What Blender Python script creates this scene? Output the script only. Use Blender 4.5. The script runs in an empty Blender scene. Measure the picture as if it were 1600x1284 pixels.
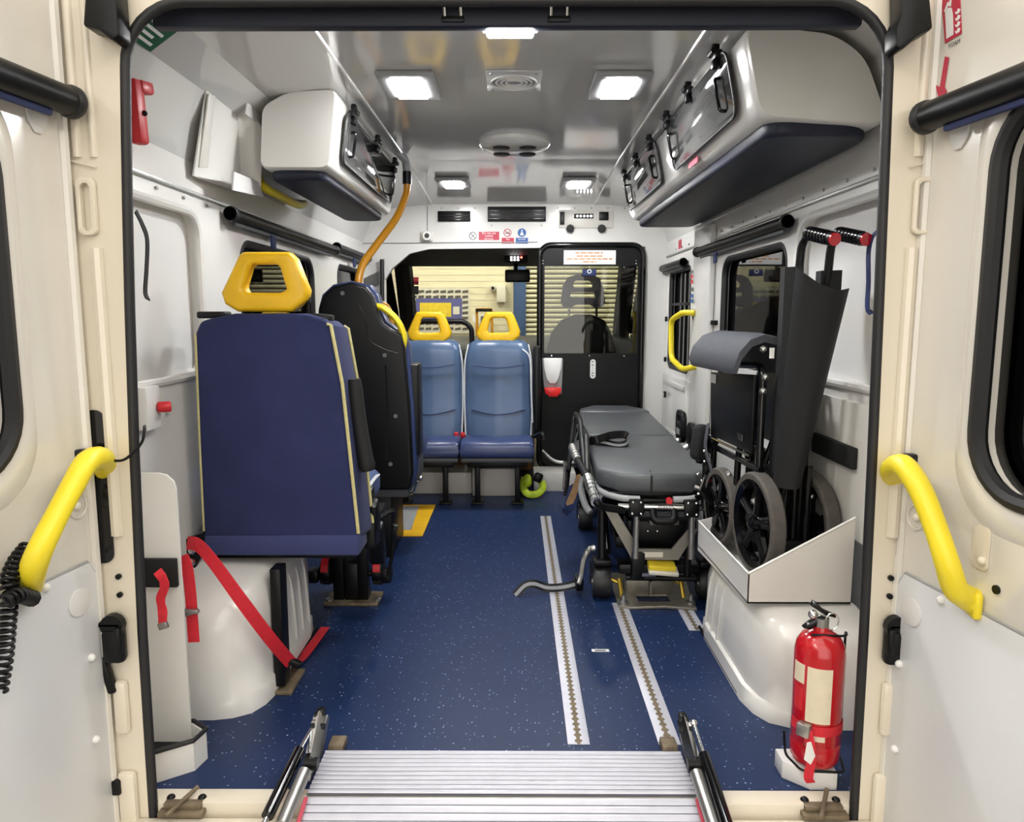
import bpy, bmesh, math, random
from mathutils import Vector as V, Matrix, Euler
random.seed(7)
R = math.radians
SC = bpy.context.scene
COL = SC.collection

# ------------------------------------------------------------------ camera
F_PX, PITCH, YAW = 1150.0, R(7.5), R(0.3)
CAM = V((0, -1.555, 1.08))
cam = bpy.data.cameras.new('camera')
cam.sensor_width = 36.0
cam.sensor_fit = 'HORIZONTAL'
cam.lens = F_PX / 1600 * 36
cam.clip_start = 0.02
cam_o = bpy.data.objects.new('camera', cam)
cam_o.location = CAM
cam_o.rotation_euler = (R(90) - PITCH, 0, YAW)
COL.objects.link(cam_o)
SC.camera = cam_o

# ------------------------------------------------------------------ world, exposure
w = bpy.data.worlds.new('world')
SC.world = w
w.use_nodes = True
w.node_tree.nodes['Background'].inputs[0].default_value = (1.0, 0.945, 0.87, 1)
w.node_tree.nodes['Background'].inputs[1].default_value = 0.62
SC.view_settings.view_transform = 'Standard'
SC.view_settings.look = 'None'
SC.view_settings.gamma = 1
SC.view_settings.use_curve_mapping = False
SC.view_settings.exposure = 1.98
LED = 44.0          # radiance of the ceiling lamps
TUBE = 17.0          # radiance of the garage fluorescent tubes

# ------------------------------------------------------------------ measuring helpers (pixel of the 1600x1284 photo + a known plane -> point)
def ray(px, py):
    u = (px - 800) / F_PX
    v = (642 - py) / F_PX
    y = math.cos(PITCH) + v * math.sin(PITCH)
    z = -math.sin(PITCH) + v * math.cos(PITCH)
    return V((u * math.cos(YAW) - y * math.sin(YAW), u * math.sin(YAW) + y * math.cos(YAW), z))
def AT(px, py, i, val):
    r = ray(px, py)
    return CAM + r * ((val - CAM[i]) / r[i])
def AX(px, py, x): return AT(px, py, 0, x)
def AY(px, py, y): return AT(px, py, 1, y)
def AZ(px, py, z): return AT(px, py, 2, z)

# ------------------------------------------------------------------ materials
def lin(c):
    if isinstance(c, str):
        c = [int(c[i:i + 2], 16) / 255 for i in (0, 2, 4)]
        c = [x / 12.92 if x <= 0.04045 else ((x + 0.055) / 1.055) ** 2.4 for x in c]
    return (c[0], c[1], c[2], 1)
MATS = {}
def mat(name, color, rough=0.5, metal=0.0, var=0.05, vs=6.0, bump=0.0, bs=200.0, coat=0.0, spec=0.5, emit=0.0, sheen=0.0):
    m = bpy.data.materials.new(name)
    m.use_nodes = True
    nt = m.node_tree
    b = nt.nodes['Principled BSDF']
    c = lin(color)
    b.inputs['Roughness'].default_value = rough
    b.inputs['Metallic'].default_value = metal
    b.inputs['Specular IOR Level'].default_value = spec
    b.inputs['Coat Weight'].default_value = coat
    b.inputs['Coat Roughness'].default_value = 0.08
    b.inputs['Sheen Weight'].default_value = sheen
    tc = nt.nodes.new('ShaderNodeTexCoord')
    if var > 0:
        n = nt.nodes.new('ShaderNodeTexNoise')
        n.inputs['Scale'].default_value = vs
        n.inputs['Detail'].default_value = 5
        nt.links.new(tc.outputs['Object'], n.inputs['Vector'])
        r = nt.nodes.new('ShaderNodeMapRange')
        r.inputs['From Min'].default_value = 0.3
        r.inputs['From Max'].default_value = 0.7
        r.inputs['To Min'].default_value = 1 - var
        r.inputs['To Max'].default_value = 1 + var
        nt.links.new(n.outputs['Fac'], r.inputs['Value'])
        mx = nt.nodes.new('ShaderNodeVectorMath')
        mx.operation = 'SCALE'
        mx.inputs[0].default_value = c[:3]
        nt.links.new(r.outputs['Result'], mx.inputs['Scale'])
        nt.links.new(mx.outputs['Vector'], b.inputs['Base Color'])
    else:
        b.inputs['Base Color'].default_value = c
    if bump > 0:
        n2 = nt.nodes.new('ShaderNodeTexNoise')
        n2.inputs['Scale'].default_value = bs
        n2.inputs['Detail'].default_value = 3
        nt.links.new(tc.outputs['Object'], n2.inputs['Vector'])
        bp = nt.nodes.new('ShaderNodeBump')
        bp.inputs['Strength'].default_value = bump
        bp.inputs['Distance'].default_value = 0.002
        nt.links.new(n2.outputs['Fac'], bp.inputs['Height'])
        nt.links.new(bp.outputs['Normal'], b.inputs['Normal'])
    if emit > 0:
        b.inputs['Emission Color'].default_value = c
        b.inputs['Emission Strength'].default_value = emit
    MATS[name] = m
    return m
def glass(name, tint, refl=0.05, rough=0.02, film=0.0, filmcol='202020'):
    m = bpy.data.materials.new(name)
    m.use_nodes = True
    nt = m.node_tree
    nt.nodes.remove(nt.nodes['Principled BSDF'])
    out = nt.nodes['Material Output']
    t = nt.nodes.new('ShaderNodeBsdfTransparent')
    t.inputs[0].default_value = lin(tint)
    base = t.outputs[0]
    if film > 0:
        d = nt.nodes.new('ShaderNodeBsdfDiffuse')
        d.inputs[0].default_value = lin(filmcol)
        mf = nt.nodes.new('ShaderNodeMixShader')
        mf.inputs[0].default_value = film
        nt.links.new(base, mf.inputs[1])
        nt.links.new(d.outputs[0], mf.inputs[2])
        base = mf.outputs[0]
    g = nt.nodes.new('ShaderNodeBsdfGlossy')
    g.inputs['Roughness'].default_value = rough
    g.inputs[0].default_value = (1, 1, 1, 1)
    fr = nt.nodes.new('ShaderNodeFresnel')
    fr.inputs['IOR'].default_value = 1.5
    mx = nt.nodes.new('ShaderNodeMixShader')
    nt.links.new(fr.outputs[0], mx.inputs[0])
    nt.links.new(base, mx.inputs[1])
    nt.links.new(g.outputs[0], mx.inputs[2])
    nt.links.new(mx.outputs[0], out.inputs[0])
    MATS[name] = m
    return m

mat('white', 'dddcd8', 0.22, var=0.015, vs=2, coat=0.3)
mat('white_panel', 'd9d8d6', 0.3, var=0.02, vs=3, coat=0.2)
mat('white_board', 'd4d1ca', 0.35, var=0.05, vs=4)
mat('ceiling_gloss', 'c9c9c6', 0.10, var=0.01, vs=2, coat=0.4, bump=0.05, bs=5)
mat('cream', 'dcd3c1', 0.16, var=0.02, vs=3, coat=0.6)
mat('door_white', 'd9d5cc', 0.18, var=0.02, vs=3, coat=0.6)
mat('abs_panel', 'd6d8da', 0.28, var=0.02, vs=4)
mat('navy_pad', '1b2030', 0.5, spec=0.35, var=0.08, bump=0.05, bs=300)
mat('rubber', '1a1a1c', 0.5, var=0.1, vs=20)
mat('black', '08090b', 0.4, var=0.1, vs=20, spec=0.3)
mat('black_gloss', '0b0b0d', 0.12, var=0.0)
mat('black_matt', '0c0d0f', 0.7, var=0.1, vs=30)
mat('black_cloth', '101113', 0.75, var=0.12, vs=60, bump=0.2, bs=600)
mat('grey_cloth', '45474e', 0.7, var=0.1, vs=60, bump=0.2, bs=600)
mat('grey_strap', '8b8d90', 0.7, var=0.1, vs=100)
mat('fabric_blue', '292f54', 0.85, var=0.10, vs=9, bump=0.25, bs=500, sheen=0.05, spec=0.2)
mat('fabric_blue_light', '383e66', 0.85, var=0.08, vs=9, bump=0.25, bs=500, sheen=0.05, spec=0.2)
mat('fabric_side', '3c4c76', 0.7, var=0.1, vs=9, bump=0.2, bs=500)
mat('vinyl_blue', '4a607f', 0.3, var=0.08, vs=7, bump=0.05, bs=250)
mat('vinyl_dark', '33406a', 0.32, var=0.08, vs=7, bump=0.05, bs=250)
mat('piping', 'c3bb84', 0.6, var=0.1, vs=60)
mat('piping_white', 'c9ccd0', 0.6, var=0.1, vs=60)
mat('yellow', 'e2b40c', 0.35, var=0.06, vs=12)
mat('yellow_bright', 'ead52c', 0.4, var=0.03, vs=12)
mat('yellow_paint', 'e9b416', 0.5, var=0.06, vs=15)
mat('orange_pole', 'c98a1c', 0.3, var=0.05, vs=10)
mat('red', 'c4202a', 0.4, var=0.04)
mat('red_paint', 'b4101c', 0.2, var=0.03, coat=0.5)
mat('red_strap', 'c8202f', 0.7, var=0.08, vs=80)
mat('red_vivid', 'e82a2a', 0.3, var=0)  # plain saturated red plastic, no emission
mat('sign_red', 'bb3048', 0.4, var=0.02)
mat('sign_red_pale', 'c04a5c', 0.4, var=0.02)
mat('sign_blue', '2d5c9e', 0.4, var=0.02)
mat('sign_green', '1d5a3c', 0.4, var=0.03)
mat('sign_white', 'e6e6e4', 0.4, var=0.01)
mat('sign_orange', 'c98f58', 0.5, var=0.05)
mat('ink', '5a5a5a', 0.6, var=0)
mat('label_cream', 'd8cdb4', 0.5, var=0.06, vs=30)
mat('chrome', 'd8d8d6', 0.15, metal=1.0, var=0.05)
mat('steel', 'a9a9a6', 0.35, metal=0.9, var=0.12, vs=30)
mat('plate_steel', '8d897f', 0.4, metal=0.6, var=0.12, vs=25)
mat('rust_steel', '776a56', 0.6, metal=0.4, var=0.25, vs=40)
mat('brass', 'b89c3c', 0.35, metal=0.7, var=0.1)
mat('alu', 'bfc0ca', 0.42, metal=0.3, var=0.04, vs=25)
mat('alu_groove', '70727c', 0.5, metal=0.2, var=0.06, vs=25)
mat('mattress', '505356', 0.42, var=0.06, vs=8, bump=0.06, bs=300)
mat('tyre_grey', '4f4b46', 0.8, var=0.15, vs=40)
mat('grey_plastic', '9a9c9d', 0.45, var=0.03)
mat('grey_dark', '4b4d50', 0.5, var=0.06)
mat('tan_cloth', '8a6a46', 0.8, var=0.3, vs=60)
mat('lime', 'b5cc28', 0.6, var=0.15, vs=40)
mat('brown_board', '6a4416', 0.6, var=0.15)
mat('seat_cab', '121316', 0.8, var=0.15, vs=30, bump=0.2, bs=400)
mat('head_cab', '494d68', 0.5, var=0.05)
mat('cab_dark', '2b2924', 0.75, var=0.1)
mat('dash', '16171a', 0.6, var=0.1)
mat('garage_wall', 'e4dcbb', 0.7, var=0.04, vs=2)
mat('garage_floor', '77736b', 0.6, var=0.12, vs=2)
mat('slat', 'd6d0b2', 0.5, var=0.04)
mat('slat_gap', '3f3b2f', 0.7, var=0.05)
mat('board_blue', '5b5c94', 0.6, var=0.1, vs=20)
mat('board_yellow', 'e6cc2e', 0.6, var=0.1, vs=20)
mat('paper', 'd8d4c4', 0.7, var=0.05, vs=20)
mat('paper_dark', '55524a', 0.7, var=0.35, vs=60)
mat('post_blue', '2f4a72', 0.5, var=0.05)
mat('strap_blue', '24305c', 0.7, var=0.1)
mat('led', 'ffffff', 0.4, var=0, emit=LED)
mat('led_small', 'ffffff', 0.4, var=0, emit=3.0)
mat('led_red', 'ff5040', 0.4, var=0, emit=3.0)
mat('tube_lamp_bright', 'fff6e6', 0.4, var=0, emit=TUBE * 4.4)
mat('tube_lamp', 'fff6e6', 0.4, var=0, emit=TUBE)
glass('glass_dark', '20242a')
glass('glass_privacy', '0c0e12')
glass('glass_smoke', '7d776c')
glass('glass_clear', 'e6e8e4')

def floor_material():
    m = bpy.data.materials.new('floor_vinyl')
    m.use_nodes = True
    nt = m.node_tree
    b = nt.nodes['Principled BSDF']
    b.inputs['Roughness'].default_value = 0.42
    b.inputs['Specular IOR Level'].default_value = 0.28
    tc = nt.nodes.new('ShaderNodeTexCoord')
    vo = nt.nodes.new('ShaderNodeTexVoronoi')
    vo.inputs['Scale'].default_value = 95
    nt.links.new(tc.outputs['Object'], vo.inputs['Vector'])
    sep = nt.nodes.new('ShaderNodeSeparateColor')
    nt.links.new(vo.outputs['Color'], sep.inputs[0])
    gt = nt.nodes.new('ShaderNodeMath'); gt.operation = 'GREATER_THAN'; gt.inputs[1].default_value = 0.72
    nt.links.new(sep.outputs[0], gt.inputs[0])
    lt = nt.nodes.new('ShaderNodeMath'); lt.operation = 'LESS_THAN'; lt.inputs[1].default_value = 0.23
    nt.links.new(vo.outputs['Distance'], lt.inputs[0])
    mu = nt.nodes.new('ShaderNodeMath'); mu.operation = 'MULTIPLY'
    nt.links.new(gt.outputs[0], mu.inputs[0]); nt.links.new(lt.outputs[0], mu.inputs[1])
    mu2 = nt.nodes.new('ShaderNodeMath'); mu2.operation = 'MULTIPLY'
    nt.links.new(mu.outputs[0], mu2.inputs[0]); nt.links.new(sep.outputs[1], mu2.inputs[1])
    no = nt.nodes.new('ShaderNodeTexNoise'); no.inputs['Scale'].default_value = 3
    nt.links.new(tc.outputs['Object'], no.inputs['Vector'])
    mc = nt.nodes.new('ShaderNodeMix'); mc.data_type = 'RGBA'
    mc.inputs['A'].default_value = lin('14264a'); mc.inputs['B'].default_value = lin('1b2e54')
    nt.links.new(no.outputs['Fac'], mc.inputs['Factor'])
    m2 = nt.nodes.new('ShaderNodeMix'); m2.data_type = 'RGBA'
    m2.inputs['B'].default_value = lin('93a6c8')
    nt.links.new(mu2.outputs[0], m2.inputs['Factor']); nt.links.new(mc.outputs['Result'], m2.inputs['A'])
    nt.links.new(m2.outputs['Result'], b.inputs['Base Color'])
    MATS['floor_vinyl'] = m
floor_material()

# ------------------------------------------------------------------ geometry helpers
ORIG = {}
def catmull(pts, k=6):
    pts = [V(p) for p in pts]
    if len(pts) < 3: return pts
    P = [2 * pts[0] - pts[1]] + pts + [2 * pts[-1] - pts[-2]]
    out = []
    for i in range(1, len(P) - 2):
        a, b, c, d = P[i - 1], P[i], P[i + 1], P[i + 2]
        for j in range(k):
            t = j / k
            out.append(0.5 * ((2 * b) + (c - a) * t + (2 * a - 5 * b + 4 * c - d) * t * t + (3 * b - a - 3 * c + d) * t ** 3))
    out.append(P[-2])
    return out
def fillet(pts, r=0.03, k=5, closed=False):
    pts = [V(p) for p in pts]
    n = len(pts)
    out = []
    for i in range(n):
        if not closed and i in (0, n - 1):
            out.append(pts[i]); continue
        a, b, c = pts[i - 1], pts[i], pts[(i + 1) % n]
        d1, d2 = a - b, c - b
        rr = min(r, d1.length * .49, d2.length * .49)
        p, q = b + d1.normalized() * rr, b + d2.normalized() * rr
        for j in range(k + 1):
            t = j / k
            out.append(p * (1 - t) ** 2 + b * 2 * t * (1 - t) + q * t * t)
    return out
def rrect(x0, y0, x1, y1, r, k=6):
    out = []
    for cx, cy, a in ((x1 - r, y1 - r, 0), (x0 + r, y1 - r, 90), (x0 + r, y0 + r, 180), (x1 - r, y0 + r, 270)):
        for j in range(k + 1):
            t = R(a + 90 * j / k)
            out.append((cx + r * math.cos(t), cy + r * math.sin(t)))
    return out
def circ(cx, cy, r, n=20, ry=None):
    return [(cx + r * math.cos(2 * math.pi * i / n), cy + (ry or r) * math.sin(2 * math.pi * i / n)) for i in range(n)]

class B:
    def __init__(s):
        s.v = []; s.f = []; s.seg = []
    def raw(s, vs, fs):
        o = len(s.v)
        s.seg.append((o, len(s.f), len(vs), len(fs)))
        s.v += [tuple(p) for p in vs]
        s.f += [tuple(i + o for i in f) for f in fs]
        return s
    def bm(s, bm):
        bm.verts.index_update()
        s.raw([v.co for v in bm.verts], [[v.index for v in f.verts] for f in bm.faces])
        bm.free()
        return s
    def box(s, c, size, rot=None, bev=0.0, seg=2):
        bm = bmesh.new()
        bmesh.ops.create_cube(bm, size=1)
        for v in bm.verts: v.co = V((v.co.x * size[0], v.co.y * size[1], v.co.z * size[2]))
        if bev > 0:
            bmesh.ops.bevel(bm, geom=list(bm.edges), offset=min(bev, min(size) * .49), segments=seg, affect='EDGES', profile=0.5)
        M = Matrix.Translation(V(c))
        if rot is not None:
            M = M @ (rot.to_4x4() if isinstance(rot, Matrix) else Euler(rot).to_matrix().to_4x4())
        bm.transform(M)
        return s.bm(bm)
    def bb(s, a, b, bev=0.0, seg=2):
        a, b = V(a), V(b)
        sz = b - a
        return s.box((a + b) / 2, [abs(x) for x in sz], None, bev, seg)
    def tube(s, pts, r, n=10, closed=False, cap=True, flat=None, up=None):
        pts = [V(p) for p in pts]
        N = len(pts)
        rs = r if isinstance(r, (list, tuple)) else [r] * N
        tang = []
        for i in range(N):
            if closed: t = pts[(i + 1) % N] - pts[i - 1]
            else: t = pts[min(i + 1, N - 1)] - pts[max(i - 1, 0)]
            tang.append(t.normalized() if t.length > 1e-9 else V((0, 0, 1)))
        t0 = tang[0]
        ref = V(up) if up else (V((0, 0, 1)) if abs(t0.z) < .9 else V((1, 0, 0)))
        nrm = (ref - t0 * ref.dot(t0)).normalized()
        vs = []; fs = []
        for i in range(N):
            t = tang[i]
            if up:
                nrm = V(up) - t * V(up).dot(t)
            else:
                nrm = nrm - t * nrm.dot(t)
            if nrm.length < 1e-6: nrm = t.orthogonal()
            nrm.normalize()
            bi = t.cross(nrm)
            for j in range(n):
                a = 2 * math.pi * j / n
                if flat: vs.append(pts[i] + bi * (flat * rs[i] * math.cos(a)) + nrm * (rs[i] * math.sin(a)))
                else: vs.append(pts[i] + bi * (rs[i] * math.cos(a)) + nrm * (rs[i] * math.sin(a)))
        for i in range(N if closed else N - 1):
            k = (i + 1) % N
            for j in range(n):
                l = (j + 1) % n
                fs.append((i * n + j, i * n + l, k * n + l, k * n + j))
        if cap and not closed:
            fs.append(tuple(range(n - 1, -1, -1)))
            fs.append(tuple((N - 1) * n + j for j in range(n)))
        return s.raw(vs, fs)
    def cyl(s, a, b, r, n=16, r2=None, bev=0.0):
        a, b = V(a), V(b)
        if bev > 0:
            d = (b - a).normalized()
            return s.tube([a, a + d * bev * .02, a + d * bev, b - d * bev, b - d * bev * .02, b], [r - bev, r - bev * .6, r, r, r - bev * .6, r - bev], n)
        return s.tube([a, b], [r, r if r2 is None else r2], n)
    def lathe(s, prof, base, axis=(0, 0, 1), n=24):
        base, ax = V(base), V(axis).normalized()
        return s.tube_prof(prof, base, ax, n)
    def tube_prof(s, prof, base, ax, n):
        e1 = ax.orthogonal().normalized(); e2 = ax.cross(e1)
        vs = []; fs = []
        for (r, h) in prof:
            for j in range(n):
                a = 2 * math.pi * j / n
                vs.append(base + ax * h + (e1 * math.cos(a) + e2 * math.sin(a)) * max(r, 1e-5))
        for i in range(len(prof) - 1):
            for j in range(n):
                l = (j + 1) % n
                fs.append((i * n + j, i * n + l, (i + 1) * n + l, (i + 1) * n + j))
        fs.append(tuple(range(n - 1, -1, -1)))
        fs.append(tuple((len(prof) - 1) * n + j for j in range(n)))
        return s.raw(vs, fs)
    def ribbon(s, pts, width, th=0.002, side=(0, 0, 1)):
        # flat strap: width along 'side' (made perpendicular to the run)
        pts = [V(p) for p in pts]
        N = len(pts)
        vs = []; fs = []
        for i in range(N):
            t = (pts[min(i + 1, N - 1)] - pts[max(i - 1, 0)]).normalized()
            sd = side[i] if isinstance(side[0], (list, tuple, V)) else side
            sd = V(sd); sd = (sd - t * sd.dot(t)).normalized()
            nn = t.cross(sd)
            for a, b in ((-1, -1), (1, -1), (1, 1), (-1, 1)):
                vs.append(pts[i] + sd * (a * width / 2) + nn * (b * th / 2))
        for i in range(N - 1):
            for j in range(4):
                l = (j + 1) % 4
                fs.append((i * 4 + j, i * 4 + l, i * 4 + 4 + l, i * 4 + 4 + j))
        fs.append((3, 2, 1, 0)); fs.append(tuple((N - 1) * 4 + j for j in range(4)))
        return s.raw(vs, fs)
    def plate(s, outer, vec, holes=(), bev=0.0, seg=2):
        bm = bmesh.new()
        es = []
        for lp in [outer] + list(holes):
            vs = [bm.verts.new(V(p)) for p in lp]
            for i in range(len(vs)):
                es.append(bm.edges.new((vs[i - 1], vs[i])))
        if holes:
            bmesh.ops.triangle_fill(bm, use_beauty=True, use_dissolve=False, edges=es)
        else:
            bm.faces.new(list(bm.verts))
        r = bmesh.ops.extrude_face_region(bm, geom=list(bm.faces))
        bmesh.ops.translate(bm, vec=V(vec), verts=[g for g in r['geom'] if isinstance(g, bmesh.types.BMVert)])
        bmesh.ops.recalc_face_normals(bm, faces=list(bm.faces))
        if bev > 0:
            ed = [e for e in bm.edges if len(e.link_faces) == 2 and e.calc_face_angle(0) > 0.9]
            bmesh.ops.bevel(bm, geom=ed, offset=bev, segments=seg, affect='EDGES', profile=0.5, clamp_overlap=True)
        return s.bm(bm)
    def loft(s, rings, cap=True):
        n = len(rings[0])
        vs = [p for r in rings for p in r]
        fs = []
        for i in range(len(rings) - 1):
            for j in range(n):
                l = (j + 1) % n
                fs.append((i * n + j, i * n + l, (i + 1) * n + l, (i + 1) * n + j))
        if cap:
            fs.append(tuple(range(n - 1, -1, -1)))
            fs.append(tuple((len(rings) - 1) * n + j for j in range(n)))
        return s.raw(vs, fs)
    def ball(s, c, r, sc=(1, 1, 1), sub=2, noise=0.0):
        bm = bmesh.new()
        bmesh.ops.create_icosphere(bm, subdivisions=sub, radius=1)
        for v in bm.verts:
            k = 1 + random.uniform(-noise, noise)
            v.co = V(c) + V((v.co.x * r * sc[0] * k, v.co.y * r * sc[1] * k, v.co.z * r * sc[2] * k))
        return s.bm(bm)
    def clusters(s):
        n = len(s.seg)
        bx = []
        for o, fo, k, fk in s.seg:
            vs = s.v[o:o + k]
            bx.append([min(p[i] for p in vs) - .001 for i in range(3)] + [max(p[i] for p in vs) + .001 for i in range(3)])
        par = list(range(n))
        def find(i):
            while par[i] != i: i = par[i]
            return i
        for i in range(n):
            for j in range(i):
                if all(bx[i][a] <= bx[j][a + 3] and bx[j][a] <= bx[i][a + 3] for a in range(3)):
                    a_, b_ = find(i), find(j)
                    if a_ != b_: par[max(a_, b_)] = min(a_, b_)
        out = {}
        for i in range(n): out.setdefault(find(i), []).append(i)
        return [out[k] for k in sorted(out)]
    def done(s, name, m, parent=None, ang=38, sub=0, split=True):
        if split and parent and len(s.seg) > 1:
            cl = s.clusters()
            if len(cl) > 1:
                first = None
                for c in cl:
                    q = B()
                    for i in c:
                        o, fo, k, fk = s.seg[i]
                        q.raw(s.v[o:o + k], [tuple(x - o for x in f) for f in s.f[fo:fo + fk]])
                    ob = q.done(name, m, parent, ang, sub, False)
                    first = first or ob
                return first
        me = bpy.data.meshes.new(name)
        o0 = ORIG.get(parent.name, V((0, 0, 0))) if parent else V((0, 0, 0))
        me.from_pydata([V(p) - o0 for p in s.v], [], s.f)
        me.materials.append(MATS[m])
        bm = bmesh.new(); bm.from_mesh(me)
        bmesh.ops.recalc_face_normals(bm, faces=list(bm.faces))
        bm.to_mesh(me); bm.free()
        me.shade_smooth()
        me.set_sharp_from_angle(angle=R(ang))
        o = bpy.data.objects.new(name, me)
        COL.objects.link(o)
        if parent: o.parent = parent
        ORIG[o.name] = o0
        if sub:
            md = o.modifiers.new('subdivision', 'SUBSURF'); md.levels = sub; md.render_levels = sub
        return o
def tag(o, label=None, cat=None, group=None, kind=None):
    if label: o['label'] = label
    if cat: o['category'] = cat
    if group: o['group'] = group
    if kind: o['kind'] = kind
    return o
def struct(o): o['kind'] = 'structure'; return o
def T(name, label, cat, loc, group=None):
    o = bpy.data.objects.new(name, None)
    o.empty_display_size = 0.05
    o.location = V(loc)
    COL.objects.link(o)
    ORIG[o.name] = V(loc)
    return tag(o, label, cat, group)
def SE(name, loc):
    o = T(name, None, None, loc); o['kind'] = 'structure'; return o
def text(body, size, loc, right, up, m, name='lettering', parent=None, align='CENTER'):
    cu = bpy.data.curves.new('t', 'FONT')
    cu.body = body; cu.size = size; cu.align_x = align; cu.align_y = 'CENTER'; cu.extrude = 0.0002
    cu.resolution_u = 3
    to = bpy.data.objects.new('t', cu)
    COL.objects.link(to)
    dg = bpy.context.evaluated_depsgraph_get()
    me = bpy.data.meshes.new_from_object(to.evaluated_get(dg))
    bpy.data.objects.remove(to); bpy.data.curves.remove(cu)
    r, u = V(right).normalized(), V(up).normalized()
    n = r.cross(u)
    o0 = ORIG.get(parent.name, V((0, 0, 0))) if parent else V((0, 0, 0))
    for v in me.vertices:
        v.co = V(loc) + r * v.co.x + u * v.co.y + n * v.co.z - o0
    me.materials.clear(); me.materials.append(MATS[m])
    me.name = name
    o = bpy.data.objects.new(name, me)
    COL.objects.link(o)
    if parent: o.parent = parent
    ORIG[o.name] = o0
    return o
def copy_tree(o, d, parent=None):
    c = o.copy(); COL.objects.link(c)
    c.parent = parent
    if parent is None: c.location = o.location + V(d)
    for ch in list(o.children): copy_tree(ch, d, c)
    return c
def PY(pts, y): return [AY(a, b, y) for a, b in pts]

WL, WR = -0.95, 0.94          # inner faces of the side walls
ZC = 1.80                     # ceiling
YB = 3.10                     # bulkhead

#SECTION structure
# ================================================================== THE VAN SHELL
b = B(); b.bb((WL, 0, -0.03), (WR, YB, 0)); struct(b.done('floor', 'floor_vinyl'))

# side walls with window openings
def yz(pts, x): return [V((x, p[0], p[1])) for p in pts]
def ends(px0, py0, px1, py1, x):
    a, c = AX(px0, py0, x), AX(px1, py1, x)
    return a, c
# left wall: recessed pocket, window 1, window 2
pocketL = rrect(0.12, 0.90, 0.69, 1.375, 0.07)
winL1 = rrect(1.02, 0.70, 1.95, 1.33, 0.09)
winL2 = rrect(2.42, 0.80, 3.02, 1.34, 0.07)
b = B(); b.plate(yz([(0, 0), (YB, 0), (YB, 1.52), (0, 1.52)], WL), (-0.06, 0, 0), [yz(h, WL) for h in (pocketL, winL1, winL2)])
wl = struct(b.done('wall_left', 'white'))
b = B(); b.plate(yz([(0.02, 0.82), (0.78, 0.82), (0.78, 1.45), (0.02, 1.45)], WL - 0.03), (-0.03, 0, 0)); b.done('pocket_panel', 'white_panel', wl)
b = B(); b.tube(yz(pocketL, WL), 0.012, 8, closed=True); b.done('pocket_rim', 'white', wl)
pocketR = rrect(0.10, 0.88, 0.95, 1.39, 0.09)
winR1 = rrect(1.05, 0.87, 1.85, 1.325, 0.08)
winR2 = rrect(2.46, 0.76, 3.0, 1.335, 0.05)
b = B(); b.plate(yz([(0, 0), (YB, 0), (YB, 1.52), (0, 1.52)], WR), (0.06, 0, 0), [yz(h, WR) for h in (pocketR, winR1, winR2)])
wr = struct(b.done('wall_right', 'white'))
b = B(); b.plate(yz([(0.0, 0.80), (0.99, 0.80), (0.99, 1.46), (0.0, 1.46)], WR + 0.035), (0.03, 0, 0)); b.done('pocket_panel', 'white_panel', wr)
b = B(); b.tube(yz(pocketR, WR), 0.013, 8, closed=True); b.done('pocket_rim', 'white', wr)
# lower lining boards of the right wall behind the wheelchair, pillar and door skin
b = B(); b.bb((WR - 0.012, 0.03, 0.30), (WR, 1.0, 0.84), 0.003); b.done('lining_board', 'white_board', wr)
b = B(); b.bb((WR - 0.022, 0.03, 0.30), (WR - 0.0121, 0.98, 0.47), 0.003); b.done('kick_board', 'grey_dark', wr)
b = B(); b.bb((WR - 0.03, 1.97, 0.0), (WR, 2.30, 1.5), 0.012); b.done('pillar_cover', 'white', wr)
b = B(); b.bb((WR - 0.02, 2.40, 0.08), (WR, 3.06, 0.72), 0.01); b.done('sliding_door_skin', 'white', wr)
b = B(); b.bb((WR - 0.03, 2.44, 0.66), (WR - 0.02, 3.0, 0.69), 0.006); b.bb((WR - 0.026, 2.5, 0.25), (WR - 0.02, 2.9, 0.4), 0.004); b.done('door_pressing', 'white', wr)
b = B()
for y, z in ((3.05, 1.05), (3.05, 0.80)): b.box((WR - 0.008, y, z), (0.016, 0.012, 0.03), bev=0.003)
b.box((WR - 0.006, 1.93, 1.04), (0.03, 0.06, 0.022), bev=0.005)
b.done('wall_clip', 'black', wr)
# rows of rivets and seam strips
for nm, par, X, sgn in (('seam_strip', wl, WL, 1), ('seam_strip', wr, WR, -1)):
    b = B(); b.bb((X, 0.05, 1.425), (X + sgn * 0.008, YB, 1.437), 0.002); b.done(nm, 'steel', par)
    b = B()
    for i in range(18): b.ball((X + sgn * 0.004, 0.12 + i * 0.16, 1.455 if sgn < 0 else 1.41), 0.006, (0.6, 1, 1), 1)
    b.done('rivet', 'steel', par)

# windows in the side walls
def side_window(n, loop, X, sgn, mt):
    c = sum((V((X, p[0], p[1])) for p in loop), V()) / len(loop)
    e = SE('window_%d' % n, c)
    b = B(); b.tube(yz(loop, X + sgn * -0.012), 0.016, 8, closed=True); b.done('window_seal', 'rubber', e)
    b = B(); b.plate(yz(loop, X - sgn * 0.03), (-sgn * 0.005, 0, 0)); b.done('pane', mt, e)
    return e
side_window(1, winL1, WL, 1, 'glass_dark')
w2 = side_window(2, winL2, WL, 1, 'glass_dark')
w3 = side_window(3, winR1, WR, -1, 'glass_dark')
w4 = side_window(4, winR2, WR, -1, 'glass_dark')
b = B(); b.bb((WR + 0.01, 2.46, 1.13), (WR + 0.025, 3.0, 1.145)); b.bb((WR + 0.01, 2.72, 0.77), (WR + 0.025, 2.735, 1.33)); b.done('sliding_pane_bar', 'black', w4)
b = B(); b.bb((WL - 0.035, 2.42, 1.17), (WL - 0.02, 3.02, 1.185)); b.done('sliding_pane_bar', 'black', w2)

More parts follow.
